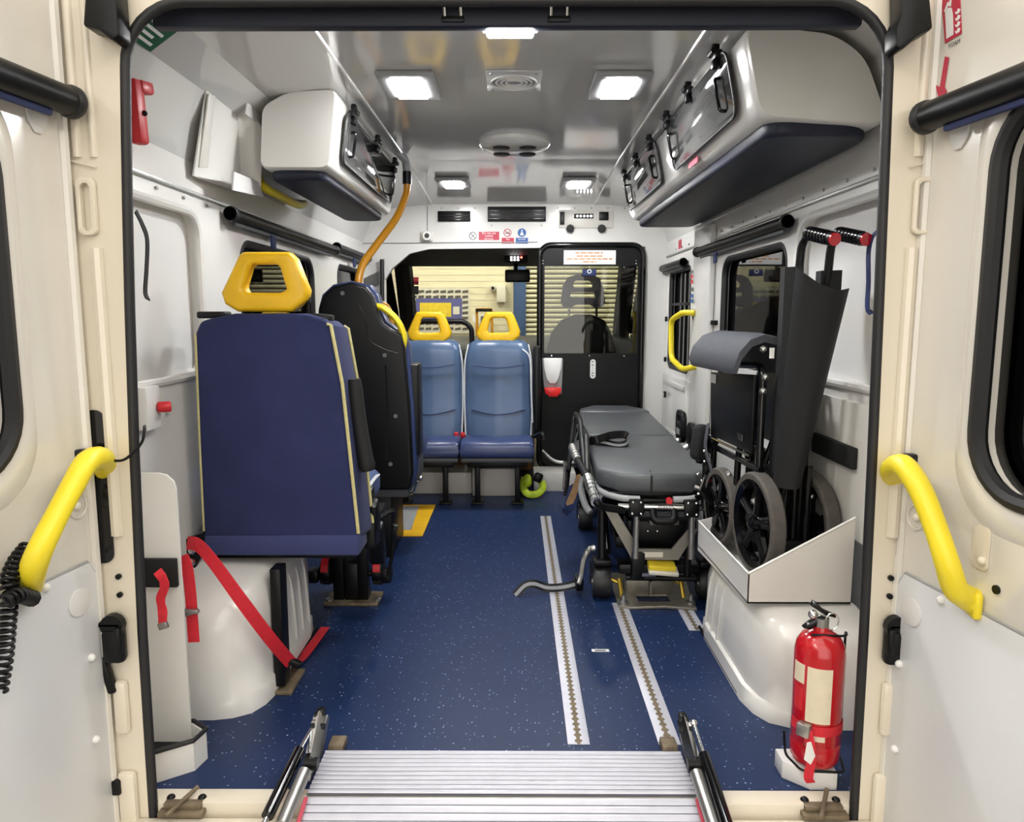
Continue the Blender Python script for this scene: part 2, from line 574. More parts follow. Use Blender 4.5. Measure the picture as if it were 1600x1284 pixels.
# ceiling with coves down to both walls
def ceil_z(y): return ZC if y < 2.0 else ZC - (y - 2.0) * 0.045
prof = [(WL, 1.52), (WL + 0.02, 1.62), (WL + 0.06, 1.71), (WL + 0.15, 1.772), (-0.53, 1.80), (-0.50, 1.80), (0.47, 1.80), (0.50, 1.80), (WR - 0.13, 1.775), (WR - 0.05, 1.715), (WR - 0.02, 1.62), (WR, 1.52)]
ys = [0.0, 1.0, 2.0, 2.04, YB]
rings = []
for y in ys:
    dz = ceil_z(y) - ZC
    rings.append([V((x, y, z + dz * (1 if z > 1.6 else 0))) for x, z in prof] + [V((x * 1.03, y, z + 0.04)) for x, z in reversed(prof)])
b = B(); b.loft(rings); ce = struct(b.done('ceiling', 'ceiling_gloss', ang=25))
for x in (-0.515, 0.485):
    b = B(); b.tube([(x, 0.02, 1.80), (x, 2.0, 1.80), (x, YB - .01, ceil_z(YB))], 0.006, 6); b.done('ceiling_joint', 'white', ce)

# rear frame: body aperture, seal, header
HL, HR, HT = -0.802, 0.745, 1.672
def edgeL(z): return HL + .033 * (max(z, 0) / 1.32) ** 2
def edgeR(z): return HR - .022 * (max(z, 0) / 1.32) ** 1.5
def aperture(g, k=8, zb=-0.035):
    r = 0.12 + g
    zs = [zb, .4, .8, 1.1, 1.3, 1.45]
    pts = [(edgeR(z) + g, z) for z in zs]
    xr, xl = edgeR(1.55), edgeL(1.55)
    for j in range(k + 1):
        t = R(90 * j / k); pts.append((xr + g - r + r * math.cos(t), HT + g - r + r * math.sin(t)))
    for j in range(k + 1):
        t = R(90 + 90 * j / k); pts.append((xl - g + r + r * math.cos(t), HT + g - r + r * math.sin(t)))
    pts += [(edgeL(z) - g, z) for z in reversed(zs)]
    return pts
b = B(); b.plate([V((x, -0.06, z)) for x, z in ((-0.93, -0.3), (0.87, -0.3), (0.90, 2.0), (-0.96, 2.0))], (0, 0.02, 0), [[V((x, -0.06, z)) for x, z in aperture(0.0)]])
fr = struct(b.done('wall_rear', 'cream'))
ap = aperture(0.004)
path = [V((HR, -0.052, -0.10))] + [V((x, -0.052, z)) for x, z in ap] + [V((HL, -0.052, -0.10))]
b = B(); b.tube(path, 0.0105, 10); struct(b.done('trim_1', 'rubber'))
# header trim across the top of the opening
b = B(); b.plate([V((x, -0.01, z)) for x, z in ((edgeL(1.6) + .03, 1.645), (edgeR(1.6) - .03, 1.645), (edgeR(1.6) - .03, 1.82), (edgeL(1.6) + .03, 1.82))], (0, 0.03, 0), bev=0.006)
hd = struct(b.done('trim_2', 'navy_pad'))
for x in (-0.125, 0.085):
    t = T('lashing_ring', 'small steel loop on the dark header %s of the rear lamp' % ('left' if x < 0 else 'right'), 'ring', (x, -0.01, 1.67), 'steel loops on the header')
    b = B(); b.tube(fillet([(x - .016, -.008, 1.66), (x - .016, -.03, 1.685), (x + .016, -.03, 1.685), (x + .016, -.008, 1.66)], .01), .0035, 8); b.done('loop', 'chrome', t)
    b = B(); b.box((x, -.012, 1.658), (.045, .006, .012), bev=.002); b.done('plate', 'black', t)
# pillar pressings on the rear frame
for s, x0, x1 in ((-1, -0.875, HL - 0.022), (1, HR + 0.022, 0.83)):
    xa, xb = min(x0, x1), max(x0, x1)
    xm = (xa + xb) / 2
    b = B()
    b.tube([(xm - 0.012, -0.058, 1.72), (xm - 0.012, -0.058, 1.385)], 0.010, 10)
    b.tube([(xm + 0.020, -0.058, 1.72), (xm + 0.020, -0.058, 1.385)], 0.008, 10)
    b.box((xm, -0.062, 1.372), (xb - xa, 0.006, 0.003), (0, s * -.25, 0))
    b.done('pillar_rib', 'cream', fr)
    b = B(); b.plate([V((p, -0.062, q)) for p, q in rrect(xa + .012, 1.235, xb - .004, 1.345, .012)], (0, -.012, 0), [[V((p, -0.062, q)) for p, q in rrect(xa + .02, 1.243, xb - .012, 1.335, .01)]], bev=.003)
    b.tube([(xm + s * -.014, -.062, 1.21), (xm + s * -.014, -.062, 0.62)], .012, 8)
    b.done('pillar_pressing', 'cream', fr)
    b = B(); b.plate([V((p, -0.0605, q)) for p, q in rrect(xm - .022 + s * .018, 0.56, xm + .022 + s * .018, 0.885, .02)], (0, -.004, 0)); b.done('pillar_slot', 'black_gloss', fr)
    b = B()
    for z in (0.53, 0.49): b.cyl((xm - s * .01, -.060, z), (xm - s * .01, -.066, z), .006, 10)
    b.done('pillar_hole', 'black', fr)
    b = B(); b.box((xm, -.078, .385), (.045, .03, .075), bev=.01); b.cyl((xm - s * .0, -.07, .43), (xm - s * .0, -.088, .43), .024, 14); b.box((xm - s * .015, -.082, .40), (.014, .03, .06), bev=.005); b.box((xm + s * .01, -.078, .432), (.06, .02, .012), bev=.004); b.box((xm + s * .022, -.075, .32), (.018, .02, .09), (0, s * .25, 0), bev=.006); b.done('door_catch', 'black', fr)
    b = B(); b.box((xm + s * .0, -.068, .24), (.03, .02, .12), bev=.009); b.box((xm + s * .0, -.068, .0), (.04, .02, .18), bev=.01); b.done('lower_pressing', 'cream', fr)
    b = B(); b.box((xm + s * .02, -.075, .06), (.022, .02, .035), bev=.004); b.done('bump_stop', 'black', fr)
# black hinge covers at the top corners
for s, pts in ((-1, [(158, -20), (200, -20), (203, 20), (207, 70), (196, 78), (176, 62), (152, 56)]), (1, [(1388, -20), (1428, -20), (1436, 60), (1412, 72), (1390, 92), (1380, 88), (1380, 60), (1388, 40)])):
    b = B(); b.plate(PY(pts, -0.065), (0, -0.05, 0), bev=.006)
    tag(b.done('hinge_cover', 'black'), 'black plastic hinge cover at the top %s corner of the opening' % ('left' if s < 0 else 'right'), 'cover', 'hinge covers')

# threshold
b = B(); b.bb((-0.95, -0.05, -0.06), (0.92, 0.0, 0.004), 0.004); struct(b.done('trim_3', 'cream'))
b = B(); b.bb((-0.95, -0.30, -0.12), (0.92, -0.058, -0.022), 0.012); struct(b.done('trim_4', 'cream'))
b = B(); b.bb((-0.95, -0.058, -0.12), (0.92, -0.05, -0.04)); struct(b.done('trim_5', 'rust_steel'))  # dark strip in the seam gap, its shade put in as colour

# ------------------------------------------------------------------ rear doors
DA = R(8)
DH = {-1: V((-0.878, -0.062, 0)), 1: V((0.803, -0.050, 0))}
DD = {-1: V((-math.sin(DA), -math.cos(DA), 0)), 1: V((math.sin(DA), -math.cos(DA), 0))}
DN = {-1: V((math.cos(DA), -math.sin(DA), 0)), 1: V((-math.cos(DA), -math.sin(DA), 0))}
def DP(s, u, z, n=0.0): return DH[s] + DD[s] * u + DN[s] * n + V((0, 0, z))
def DU(s, px, py, n=0.0):
    r = ray(px, py)
    t = (DH[s] + DN[s] * n - CAM).dot(DN[s]) / r.dot(DN[s])
    p = CAM + r * t
    return ((p - DH[s]).dot(DD[s]), p.z)
def DQ(s, px, py, n=0.0):
    u, z = DU(s, px, py, n); return DP(s, u, z, n)
for s, n in ((-1, 1), (1, 2)):
    e = SE('door_%d' % n, DP(s, 0.02, -0.4))
    if s > 0: u0, zt, zb = 0.20, 1.435, 0.765
    else: u0, zt, zb = 0.192, 1.425, 0.80
    win = [(u, z) for u, z in rrect(u0, zb, 0.70, zt, 0.11, 8)]
    b = B(); b.plate([DP(s, u, z) for u, z in ((0, -.45), (.78, -.45), (.78, 1.98), (0, 1.98))], -DN[s] * .05, [[DP(s, u, z) for u, z in win]], bev=0.0)
    b.done('door_skin', 'door_white', e)
    # raised pressed surround of the window and raised edge
    out = rrect(u0 - .055, zb - .07, .755, zt + .07, .13, 8)
    b = B()
    rin = [DP(s, u, z, 0.002) for u, z in win]
    rmid = [DP(s, u, z, 0.016) for u, z in rrect(u0 - .022, zb - .028, .72, zt + .028, .115, 8)]
    rout = [DP(s, u, z, 0.0) for u, z in out]
    b.loft([rin, rmid, rout], cap=False); b.done('window_surround', 'door_white', e, ang=60)
    b = B(); b.tube([DP(s, u, z, 0.004) for u, z in win], .016, 8, closed=True); b.done('window_seal', 'rubber', e)
    b = B(); b.plate([DP(s, u, z, -.03) for u, z in win], -DN[s] * .005); b.done('pane', 'glass_privacy', e)
    b = B(); b.tube([DP(s, .012, z, 0.0) for z in (-.44, 1.95)], .011, 8); b.done('edge_bead', 'door_white', e)
    # lower panel
    z1 = 0.575 if s < 0 else .55
    pan = [(0.018, -.43), (.75, -.43), (.75, z1)] + [(0.018 + .025 - .025 * math.sin(R(a)), z1 - .025 + .025 * math.cos(R(a))) for a in (0, 30, 60, 90)]
    b = B(); b.plate([DP(s, u, z, 0.0) for u, z in pan], DN[s] * .006, bev=.002); lp = b.done('lower_panel', 'abs_panel', e)
    b = B(); b.tube([DP(s, u, z, .003) for u, z in ((.018, -.43), (.018, z1 - .03), (.038, z1), (.75, z1))], .0035, 6); b.done('panel_joint', 'grey_plastic', e)
    pads = ((120, 940), ) if s < 0 else ((1428, 955), )
    for px, py in pads:
        u, z = DU(s, px, py)
        b = B(); b.plate([DP(s, p, q, .006) for p, q in circ(u, z, .031, 24, .029)], DN[s] * .003, bev=.001); b.done('round_cap', 'white_panel', lp)
    caps = ((72, 918), (143, 1027), (150, 1155)) if s < 0 else ((1470, 937), (1405, 1037), (1398, 1170))
    for px, py in caps:
        b = B(); b.ball(DQ(s, px, py, .008), .0085, (1, 1, 1), 2); b.done('screw_cap', 'sign_white', lp)
    px, py = (121, 790) if s < 0 else (1432, 808)
    b = B(); c = DQ(s, px, py, .0); u, z = DU(s, px, py)
    b.tube([DP(s, p, q, .002) for p, q in circ(u, z, .024, 20)], .003, 6, closed=True); b.ball(DQ(s, px, py, .004), .009, (1, 1, 1), 2); b.done('dimple', 'door_white', e)
    if s > 0:
        b = B(); c = DQ(s, 1558, 921, .0); b.cyl(c, c + DN[s] * .004, .008, 12); b.done('hole_plug', 'black', e)
        u, z = DU(s, 1535, 860)
        b = B(); b.plate([DP(s, p, q, .0) for p, q in rrect(u - .022, z - .035, u + .018, z + .045, .012)], DN[s] * .004, bev=.0015); b.ball(DQ(s, 1534, 876, .006), .008); b.done('blanking_patch', 'cream', e)
    # latch block at the edge
    px, py = (128, 715) if s < 0 else (1423, 722)
    b = B(); p = DQ(s, px, py, .006); b.box(p, (.03, .02, .035), (0, 0, s * -DA), bev=.004); b.done('latch_block', 'black', e)
    # roller blind
    pe = (118, 162) if s < 0 else (1440, 186)
    u, z = DU(s, *pe, .035)
    t = T('roller_blind', 'thick black roller blind tube on the %s rear door above its window' % ('left' if s < 0 else 'right'), 'blind', DP(s, u + .25, z, .04), 'roller blinds on the rear doors')
    b = B(); b.cyl(DP(s, u + .008, z, .035), DP(s, u + .58, z, .035), .027, 20); b.done('cassette', 'black', t)
    b = B(); b.cyl(DP(s, u, z, .035), DP(s, u + .022, z, .035), .031, 20, bev=.006); b.cyl(DP(s, u + .56, z, .035), DP(s, u + .585, z, .035), .031, 20, bev=.006); b.done('end_cap', 'rubber', t)
    b = B(); b.box(DP(s, u + .31, z - .031, .030), (.012, .50, .014), (0, 0, s * DA), bev=.004); b.done('pull_bar', 'strap_blue', t)
    b = B(); b.plate([DP(s, u + p, z + q, .001) for p, q in ((.03, -.015), (.09, -.015), (.085, -.05), (.07, -.068), (.055, -.068), (.042, -.05))], DN[s] * .004, bev=.001); b.done('bracket', 'white_panel', t)

# yellow grab handles on the doors
hl = [DQ(-1, 166, 735, .012), DQ(-1, 158, 716, .05), DQ(-1, 136, 722, .072), DQ(-1, 112, 762, .078), DQ(-1, 84, 815, .078), DQ(-1, 62, 860, .072), DQ(-1, 50, 893, .05), DQ(-1, 45, 915, .006)]
hr = [DQ(1, 1396, 748, .006), DQ(1, 1395, 733, .045), DQ(1, 1412, 728, .068), DQ(1, 1438, 765, .075), DQ(1, 1462, 825, .075), DQ(1, 1480, 880, .07), DQ(1, 1492, 918, .05), DQ(1, 1508, 932, .02), DQ(1, 1520, 938, .006)]
for s, pts in ((-1, hl), (1, hr)):
    t = T('grab_rail', 'curved bright yellow grab handle on the %s rear door' % ('left' if s < 0 else 'right'), 'handle', pts[0], 'yellow grab handles on the rear doors')
    c = catmull(pts, 6)
    b = B(); b.tube(c, [.020 + .004 * abs(2 * i / len(c) - 1) for i in range(len(c))], 14); b.done('grip', 'yellow_bright', t, ang=70)
    b = B()
    for q in (pts[0], pts[-1]):
        b.box(q + V((0, 0, -.004)), (.016, .05, .05), (0, 0, s * -DA), bev=.007, seg=3)
    b.done('foot', 'yellow_bright', t)
# coiled cable hanging from the left handle
def coil(path, r, turns, wire, n=7, per=10):
    path = catmull(path, 8)
    L = [0]
    for i in range(1, len(path)): L.append(L[-1] + (path[i] - path[i - 1]).length)
    pts = []
    N = int(turns * per)
    for k in range(N + 1):
        d = L[-1] * k / N
        i = max(j for j in range(len(L)) if L[j] <= d + 1e-9)
        i = min(i, len(path) - 2)
        f = (d - L[i]) / max(L[i + 1] - L[i], 1e-9)
        p = path[i].lerp(path[i + 1], f)
        t = (path[i + 1] - path[i]).normalized()
        e1 = t.cross(V((0.3, 1, 0.2))).normalized(); e2 = t.cross(e1)
        a = 2 * math.pi * k / per
        pts.append(p + e1 * r * math.cos(a) + e2 * r * math.sin(a))
    return pts
t = T('coiled_cable', 'black coiled cable looped round the yellow handle of the left rear door', 'cable', DQ(-1, 30, 900, .04))
b = B(); b.tube(coil([DQ(-1, 44, 855, .03), DQ(-1, 25, 880, .03), DQ(-1, 14, 915, .035), DQ(-1, 30, 938, .04)], .013, 12, .003), .0036, 6); b.tube(coil([DQ(-1, 52, 935, .03), DQ(-1, 30, 930, .05), DQ(-1, 8, 940, .05)], .012, 9, .003), .0036, 6); b.done('bundle', 'black', t)
b = B(); b.tube(coil([DQ(-1, 14, 940, .04), DQ(-1, 10, 985, .035), DQ(-1, 6, 1030, .03), DQ(-1, -2, 1080, .03)], .0125, 13, .003), .0034, 6); b.done('tail', 'black', t)
b = B(); b.tube(coil([DQ(-1, 172, 728, .02), V((-.845, -.10, .80)), V((-.835, -.095, .795))], .008, 6, .002), .003, 6); b.tube(catmull([V((-.835, -.095, .795)), V((-.815, -.09, .785)), V((-.79, -.09, .79)), V((-.765, -.075, .82)), V((-.765, -.06, .85)), V((-.775, -.04, .84))]), .003, 6); b.done('lead', 'black', t)

# signs on the right door
t = T('fire_extinguisher_sign', 'red and white foam fire extinguisher sign on the right rear door', 'sign', DQ(1, 1487, 35, .001))
def dq2(px, py, n): return DQ(1, px, py, n)
q = [(1471, -6), (1500, -14), (1503, 52), (1477, 68)]
b = B(); b.plate([dq2(a, c, .001) for a, c in q], DN[1] * .001); b.done('sign_plate', 'sign_red', t)
b = B(); b.plate([dq2(a, c, .0022) for a, c in ((1477, 20), (1481, 12), (1487, 12), (1489, 22), (1490, 54), (1479, 61))], DN[1] * .0005); b.plate([dq2(a, c, .0022) for a, c in ((1475, 18), (1481, 3), (1484, 4), (1477, 19))], DN[1] * .0005); b.plate([dq2(a, c, .0022) for a, c in ((1482, 10), (1484, 0), (1487, 0), (1486, 10))], DN[1] * .0005); b.done('pictogram', 'sign_white', t)
b = B()
for k in range(4):
    y = 18 + k * 10
    b.plate([dq2(a, c + y, .0022) for a, c in ((1492, 0), (1495, 1), (1497, -5), (1501, -4), (1499, 2), (1494, 5))], DN[1] * .0005)
b.done('flame_mark', 'sign_white', t)
r_ = (dq2(1500, 64, 0) - dq2(1482, 74, 0)).normalized()
text('FOAM', .011, dq2(1491, 68, .002), -DD[1] * -1, (0, 0, 1), 'ink', 'lettering', t)
b = B(); b.plate([dq2(a, c, .001) for a, c in ((1477, 88), (1483, 90), (1476, 136), (1480, 143), (1468, 157), (1462, 132), (1469, 136))], DN[1] * .001)
tag(b.done('arrow_sign', 'sign_red'), 'red arrow sticker pointing down on the right rear door above the blind', 'sign')

# ------------------------------------------------------------------ garage around the van
b = B(); b.bb((-8, -8, -0.62), (8, 9, -0.60)); struct(b.done('floor', 'garage_floor'))
GY = 7.5
b = B(); b.bb((-8, GY, -0.6), (8, GY + .15, 4.0)); gw = struct(b.done('wall_front', 'garage_wall'))
b = B()
for i in range(30):
    z = .2 + i * .075
    b.bb((-4, GY - .004, z), (-.02, GY, z + .004))
b.done('block_joint', 'paper', gw)
b = B(); b.bb((-3.9, -8, -.6), (-3.75, 9, 3.2)); struct(b.done('wall_left', 'garage_floor'))
b = B(); b.bb((3.75, -8, -.6), (3.9, 9, 3.2)); struct(b.done('wall_right', 'garage_floor'))
for k, y in enumerate((-2.2, 5.6)):
    b = B(); b.bb((-3.75, y - .06, 3.465), (3.75, y + .06, 3.6)); struct(b.done('trim_%d' % (6 + k), 'garage_floor'))
for k, (x, y, lab) in enumerate(((-2.2, -2.2, 'left of'), (2.2, -2.2, 'right of'), (-1.2, 5.6, 'ahead and left of'), (1.3, 5.6, 'ahead and right of'))):
    t = T('fluorescent_light', 'fluorescent tube light hanging %s the van' % lab, 'light', (x, y, 3.4), 'garage tube lights')
    b = B(); b.box((x, y, 3.44), (.16, 1.5, .05), bev=.01); b.done('housing', 'white_panel', t)
    b = B()
    b.cyl((x - .04, y - .7, 3.40), (x - .04, y + .7, 3.40), .02, 10); b.cyl((x + .04, y - .7, 3.40), (x + .04, y + .7, 3.40), .02, 10)
    b.done('tube', 'tube_lamp' if y < 0 else 'tube_lamp_bright', t)
t = T('roller_shutter', 'cream slatted roller shutter door seen through the windscreen', 'shutter', (1.2, GY - .05, -.6))
b = B(); b.bb((.12, GY - .05, -.6), (2.9, GY - .006, 2.3)); b.done('backing', 'slat_gap', t)
me0 = None
for i in range(34):
    z = .02 + i * .058
    if me0 is None:
        b = B(); b.tube([(.12, GY - .055, z), (2.9, GY - .055, z)], .021, 8); me0 = b.done('slat', 'slat', t)
    else:
        c = me0.copy(); COL.objects.link(c); c.parent = t; c.location = (0, 0, i * .058)
b = B(); b.bb((-.03, GY - .12, -.6), (.12, GY - .02, 2.3), .01); tag(b.done('guide_post', 'post_blue'), 'dark blue upright post beside the roller shutter', 'post')
# notice board
t = T('notice_board', 'large notice board with purple and yellow panels on the garage wall', 'board', (-.92, GY - .01, 1.1))
def G(px, py, d=.0): return AY(px, py, GY - d)
b = B(); b.plate([G(a, c, .005) for a, c in ((638, 450), (734, 450), (734, 521), (638, 521))], (0, -.012, 0)); b.done('backing', 'paper', t)
b = B(); b.plate([G(a, c, .018) for a, c in ((650, 466), (722, 466), (722, 501), (650, 501))], (0, -.004, 0)); b.done('purple_panel', 'board_blue', t)
b = B(); b.plate([G(a, c, .023) for a, c in ((656, 473), (705, 473), (705, 495), (656, 495))], (0, -.003, 0)); b.done('yellow_panel', 'board_yellow', t)
b = B(); b.plate([G(a, c, .023) for a, c in ((708, 479), (718, 479), (718, 491), (708, 491))], (0, -.003, 0)); b.done('grey_card', 'paper', t)
for i in range(8):
    for j in range(8):
        if 1 < j < 6 and 0 < i < 7: continue
        x, y = 642 + i * 11.5, 453 + j * 8.3
        b = B(); b.plate([G(a, c, .018) for a, c in ((x, y + random.uniform(0, 2)), (x + 9, y), (x + 9, y + 4.2), (x, y + 4.8))], (0, -.003, 0)); b.done('card', 'paper_dark', t)
for i in range(6):
    b = B(); b.bb(G(661 + i * 7.6, 474, .027), G(661.6 + i * 7.6, 494, .026)); b.done('ruled_line', 'sign_orange', t)
# wall box and cameras, meter, trolley
b = B(); b.bb(G(776, 445, .0), G(790, 472, .09), .006); tag(b.done('junction_box', 'paper'), 'cream metal box on the garage wall near the blue post', 'box')
t = T('security_camera', 'round black eyed security camera on the garage wall beside the box', 'camera', G(770, 450, .0))
b = B(); b.cyl(G(770, 450, 0), G(770, 450, .07), .035, 14); b.done('housing', 'paper', t)
b = B(); b.cyl(G(770, 450, .07), G(770, 450, .1), .02, 12); b.done('lens', 'black', t)
t = T('hand_trolley', 'yellow framed trolley standing against the garage wall', 'trolley', V((G(757, 500, .2).x, GY - .2, -.6)))
b = B(); b.tube(fillet([V((G(745, 500, .2).x, GY - .2, -.6)), G(745, 483, .2), G(768, 483, .2), V((G(774, 500, .2).x, GY - .2, -.6))], .02), .016, 8); b.done('frame', 'orange_pole', t)
b = B(); b.bb(G(743, 482, .23), G(769, 487, .18)); b.done('top_bar', 'black', t)
b = B(); b.plate([G(a, c, .21) for a, c in ((738, 493), (742, 491), (744, 502), (738, 503))], (0, -.004, 0)); b.plate([G(a, c, .21) for a, c in ((749, 492), (766, 491), (766, 505), (749, 506))], (0, -.004, 0)); b.done('tag_card', 'sign_white', t)
b = B(); b.plate([G(a, c, .22) for a, c in ((751, 494), (757, 494), (757, 504), (751, 504))], (0, -.004, 0)); b.done('mark', 'ink', t)
#END structure

#SECTION bulkhead
# ================================================================== BULKHEAD AND CAB
zc = ceil_z(YB)
# header panel over the cab opening
b = B()
hp = [AY(596, 470, YB), AY(600, 392, YB)]
outl = [(600, 470), (606, 430), (640, 395), (700, 389), (845, 387), (1015, 385), (1015, 470), (1040, 470), (1040, 260), (560, 260), (560, 470)]
b.plate([V((WL, YB, zc + .03)), V((WL, YB, 1.20)), AY(600, 440, YB), AY(612, 420, YB), AY(640, 396, YB), AY(670, 389, YB), AY(845, 387, YB), AY(1008, 385, YB), AY(1012, 440, YB), V((WR, YB, 1.25)), V((WR, YB, zc + .03))], (0, .05, 0))
hdr = struct(b.done('wall_front', 'white'))
b = B(); b.tube([AY(565, 380, YB - .004), AY(840, 378, YB - .004)], .003, 6); b.tube(fillet([AY(668, 322, YB - .004), AY(668, 365, YB - .004)], .01), .003, 6); b.done('panel_joint', 'grey_plastic', hdr)
b = B()
for i in range(13): b.ball(AY(690 + i * 26, 325, YB - .002), .006, (1, .5, 1), 1)
for px in (768, 846): b.ball(AY(px, 352, YB - .002), .006, (1, .5, 1), 1)
b.done('rivet', 'steel', hdr)
def header_box(name, label, cat, x0, y0, x1, y1, d=.006):
    t = T(name, label, cat, AY((x0 + x1) / 2, (y0 + y1) / 2, YB))
    return t
for nm, lab, q in (('air_vent', 'small black slot vent at the left of the front header', (684, 330, 735, 346)), ('air_vent', 'long black slot vent in the middle of the front header', (762, 323, 853, 346))):
    t = T(nm, lab, 'vent', AY((q[0] + q[2]) / 2, (q[1] + q[3]) / 2, YB), 'black vents in the front header')
    b = B(); b.bb(AY(q[0], q[1], YB - .001), AY(q[2], q[3], YB - .012), .003); b.done('surround', 'black', t)
    b = B()
    for k in range(3):
        yy = q[1] + (q[3] - q[1]) * (k + .8) / 3.6
        b.bb(AY(q[0] + 2, yy, YB - .011), AY(q[2] - 2, yy + 1.5, YB - .016), .001)
    b.done('louvre', 'black_gloss', t)
t = T('control_panel', 'white control panel with five lit buttons on the front header', 'panel', AY(915, 345, YB))
b = B(); b.bb(AY(873, 328, YB - .001), AY(958, 356, YB - .008), .003); b.done('plate', 'white_board', t)
b = B(); b.bb(AY(875, 331, YB - .008), AY(882, 351, YB - .016), .002); b.done('switch_column', 'black', t)
b = B(); b.bb(AY(897, 334, YB - .008), AY(927, 341, YB - .014), .002); dsp = b.done('button_bar', 'black', t)
for k in range(5):
    b = B(); b.cyl(AY(902 + k * 5.4, 337.5, YB - .013), AY(902 + k * 5.4, 337.5, YB - .017), .007 if k == 4 else .006, 10); b.done('lit_button', 'led_small', dsp)
b = B(); b.bb(AY(936, 331, YB - .008), AY(951, 344, YB - .018), .005); b.done('rocker_switch', 'black', t)
for px in (891, 940):
    b = B(); b.cyl(AY(px, 357, YB - .008), AY(px, 357, YB - .03), .026, 8, bev=.005); b.done('knob', 'black', t)
t = T('spot_camera', 'white round camera with black lens on the front header', 'camera', AY(667, 368, YB))
b = B(); b.box(AY(667, 369, YB - .012), (.075, .022, .065), bev=.01); b.done('base', 'white_board', t)
b = B(); b.cyl(AY(667, 368, YB - .02), AY(667, 368, YB - .05), .03, 20, bev=.006); b.done('ring', 'white', t)
b = B(); b.cyl(AY(667, 368, YB - .049), AY(667, 368, YB - .055), .015, 16); b.done('lens', 'black_gloss', t)
# stickers on the header
def sticker(name, lab, q, m, lines=(), tsize=.012, tm='sign_white', y=YB - .001):
    c = AY((q[0] + q[2]) / 2, (q[1] + q[3]) / 2, y)
    t = T(name, lab, 'sign', c)
    b = B(); b.bb(AY(q[0], q[1], y), AY(q[2], q[3], y - .0015)); b.done('sign_plate', m, t)
    for i, l in enumerate(lines):
        p = AY((q[0] + q[2]) / 2, q[1] + (q[3] - q[1]) * (i + .5) / len(lines), y - .002)
        text(l, tsize, p, (1, 0, 0), (0, 0, 1), tm, 'lettering', t)
    return t
sticker('mobile_phone_sign', 'red do not use mobile phones sign on the front header', (748, 362, 780, 375), 'sign_red', ('Do not use', 'mobile', 'phones'), .019)
t = sticker('no_smoking_sign', 'red and white no smoking sign on the front header', (784, 371.5, 803, 380.5), 'sign_red', ('No', 'smoking'), .017)
c = AY(793, 363.5, YB - .001)
b = B(); b.cyl(c, c + V((0, -.0015, 0)), .026, 24); b.done('white_disc', 'sign_white', t)
b = B(); b.tube([c + V((.022 * math.cos(a), -.002, .022 * math.sin(a))) for a in [i * math.pi / 12 for i in range(24)]], .0025, 6, closed=True); b.tube([c + V((-.015, -.002, .015)), c + V((.015, -.002, -.015))], .0022, 6); b.done('ban_ring', 'sign_red', t)
b = B(); b.box(c + V((0, -.002, -.003)), (.03, .001, .005)); b.box(c + V((.009, -.002, .006)), (.004, .001, .01)); b.done('pictogram', 'black', t)
t = sticker('seat_belt_sign', 'blue seat belt sign on the front header beside the no smoking sign', (806, 371.5, 825, 380.5), 'sign_blue', ('Seat belts', 'must be worn'), .0125)
c = AY(815.5, 363.5, YB - .001)
b = B(); b.cyl(c, c + V((0, -.0015, 0)), .026, 24); b.done('blue_disc', 'sign_blue', t)
b = B(); b.ball(c + V((0, -.002, .012)), .006, (1, .2, 1), 1); b.plate([c + V((x, -.0018, z)) for x, z in ((-.005, .004), (.005, .004), (.012, -.016), (-.012, -.016))], (0, -.001, 0)); b.done('pictogram', 'sign_white', t)
c = AY(739, 368.5, YB - .001)
t = T('no_phone_sign', 'round white crossed out sign left of the red header sign', 'sign', c)
b = B(); b.cyl(c, c + V((0, -.0015, 0)), .024, 24); b.done('white_disc', 'sign_white', t)
b = B(); b.tube([c + V((.022 * math.cos(a), -.002, .022 * math.sin(a))) for a in [i * math.pi / 12 for i in range(24)]], .002, 6, closed=True); b.tube([c + V((-.013, -.002, .013)), c + V((.013, -.002, -.013))], .002, 6); b.tube([c + V((.011, -.002, .012)), c + V((-.011, -.002, -.012))], .002, 6); b.done('ban_ring', 'ink', t)

# bulkhead door (black, glazed top)
DX0, DX1 = AY(843, 480, YB).x, AY(1003, 480, YB).x
zt, zg0, zg1, zb = AY(920, 383, YB).z, AY(920, 552, YB).z, AY(920, 415, YB).z, 0.10
t = T('bulkhead_door', 'black bulkhead door with a glazed upper half behind the stretcher', 'door', ((DX0 + DX1) / 2, YB, zb))
outer = rrect(DX0, zb, DX1, zt, .07)
hole = rrect(DX0 + .03, zg0, DX1 - .03, zg1, .01)
b = B(); b.plate([V((x, YB - .012, z)) for x, z in outer], (0, .03, 0), [[V((x, YB - .012, z)) for x, z in hole]]); b.done('leaf', 'black', t)
b = B(); b.tube([V((x, YB - .012, z)) for x, z in outer], .018, 10, closed=True); b.done('edge_frame', 'black_gloss', t)
b = B(); b.plate([V((x, YB + .004, z)) for x, z in hole], (0, .004, 0)); b.done('pane', 'glass_clear', t)
b = B()
for px in (862, 921, 975): b.ball(AY(px, 556, YB - .014), .006, (1, .5, 1), 1); b.ball(AY(px, 417.5, YB - .014), .006, (1, .5, 1), 1)
for px, py in ((848, 407), (848, 412), (994, 407), (994, 412)): b.ball(AY(px, py, YB - .014), .005, (1, .5, 1), 1)
b.done('screw', 'chrome', t)
b = B(); b.tube(fillet([V((DX0 + .02, YB - .05, .22)), V((DX0 + .10, YB - .08, .15)), V((DX0 + .26, YB - .08, .15))], .05), .012, 10); b.done('floor_rail', 'steel', t)
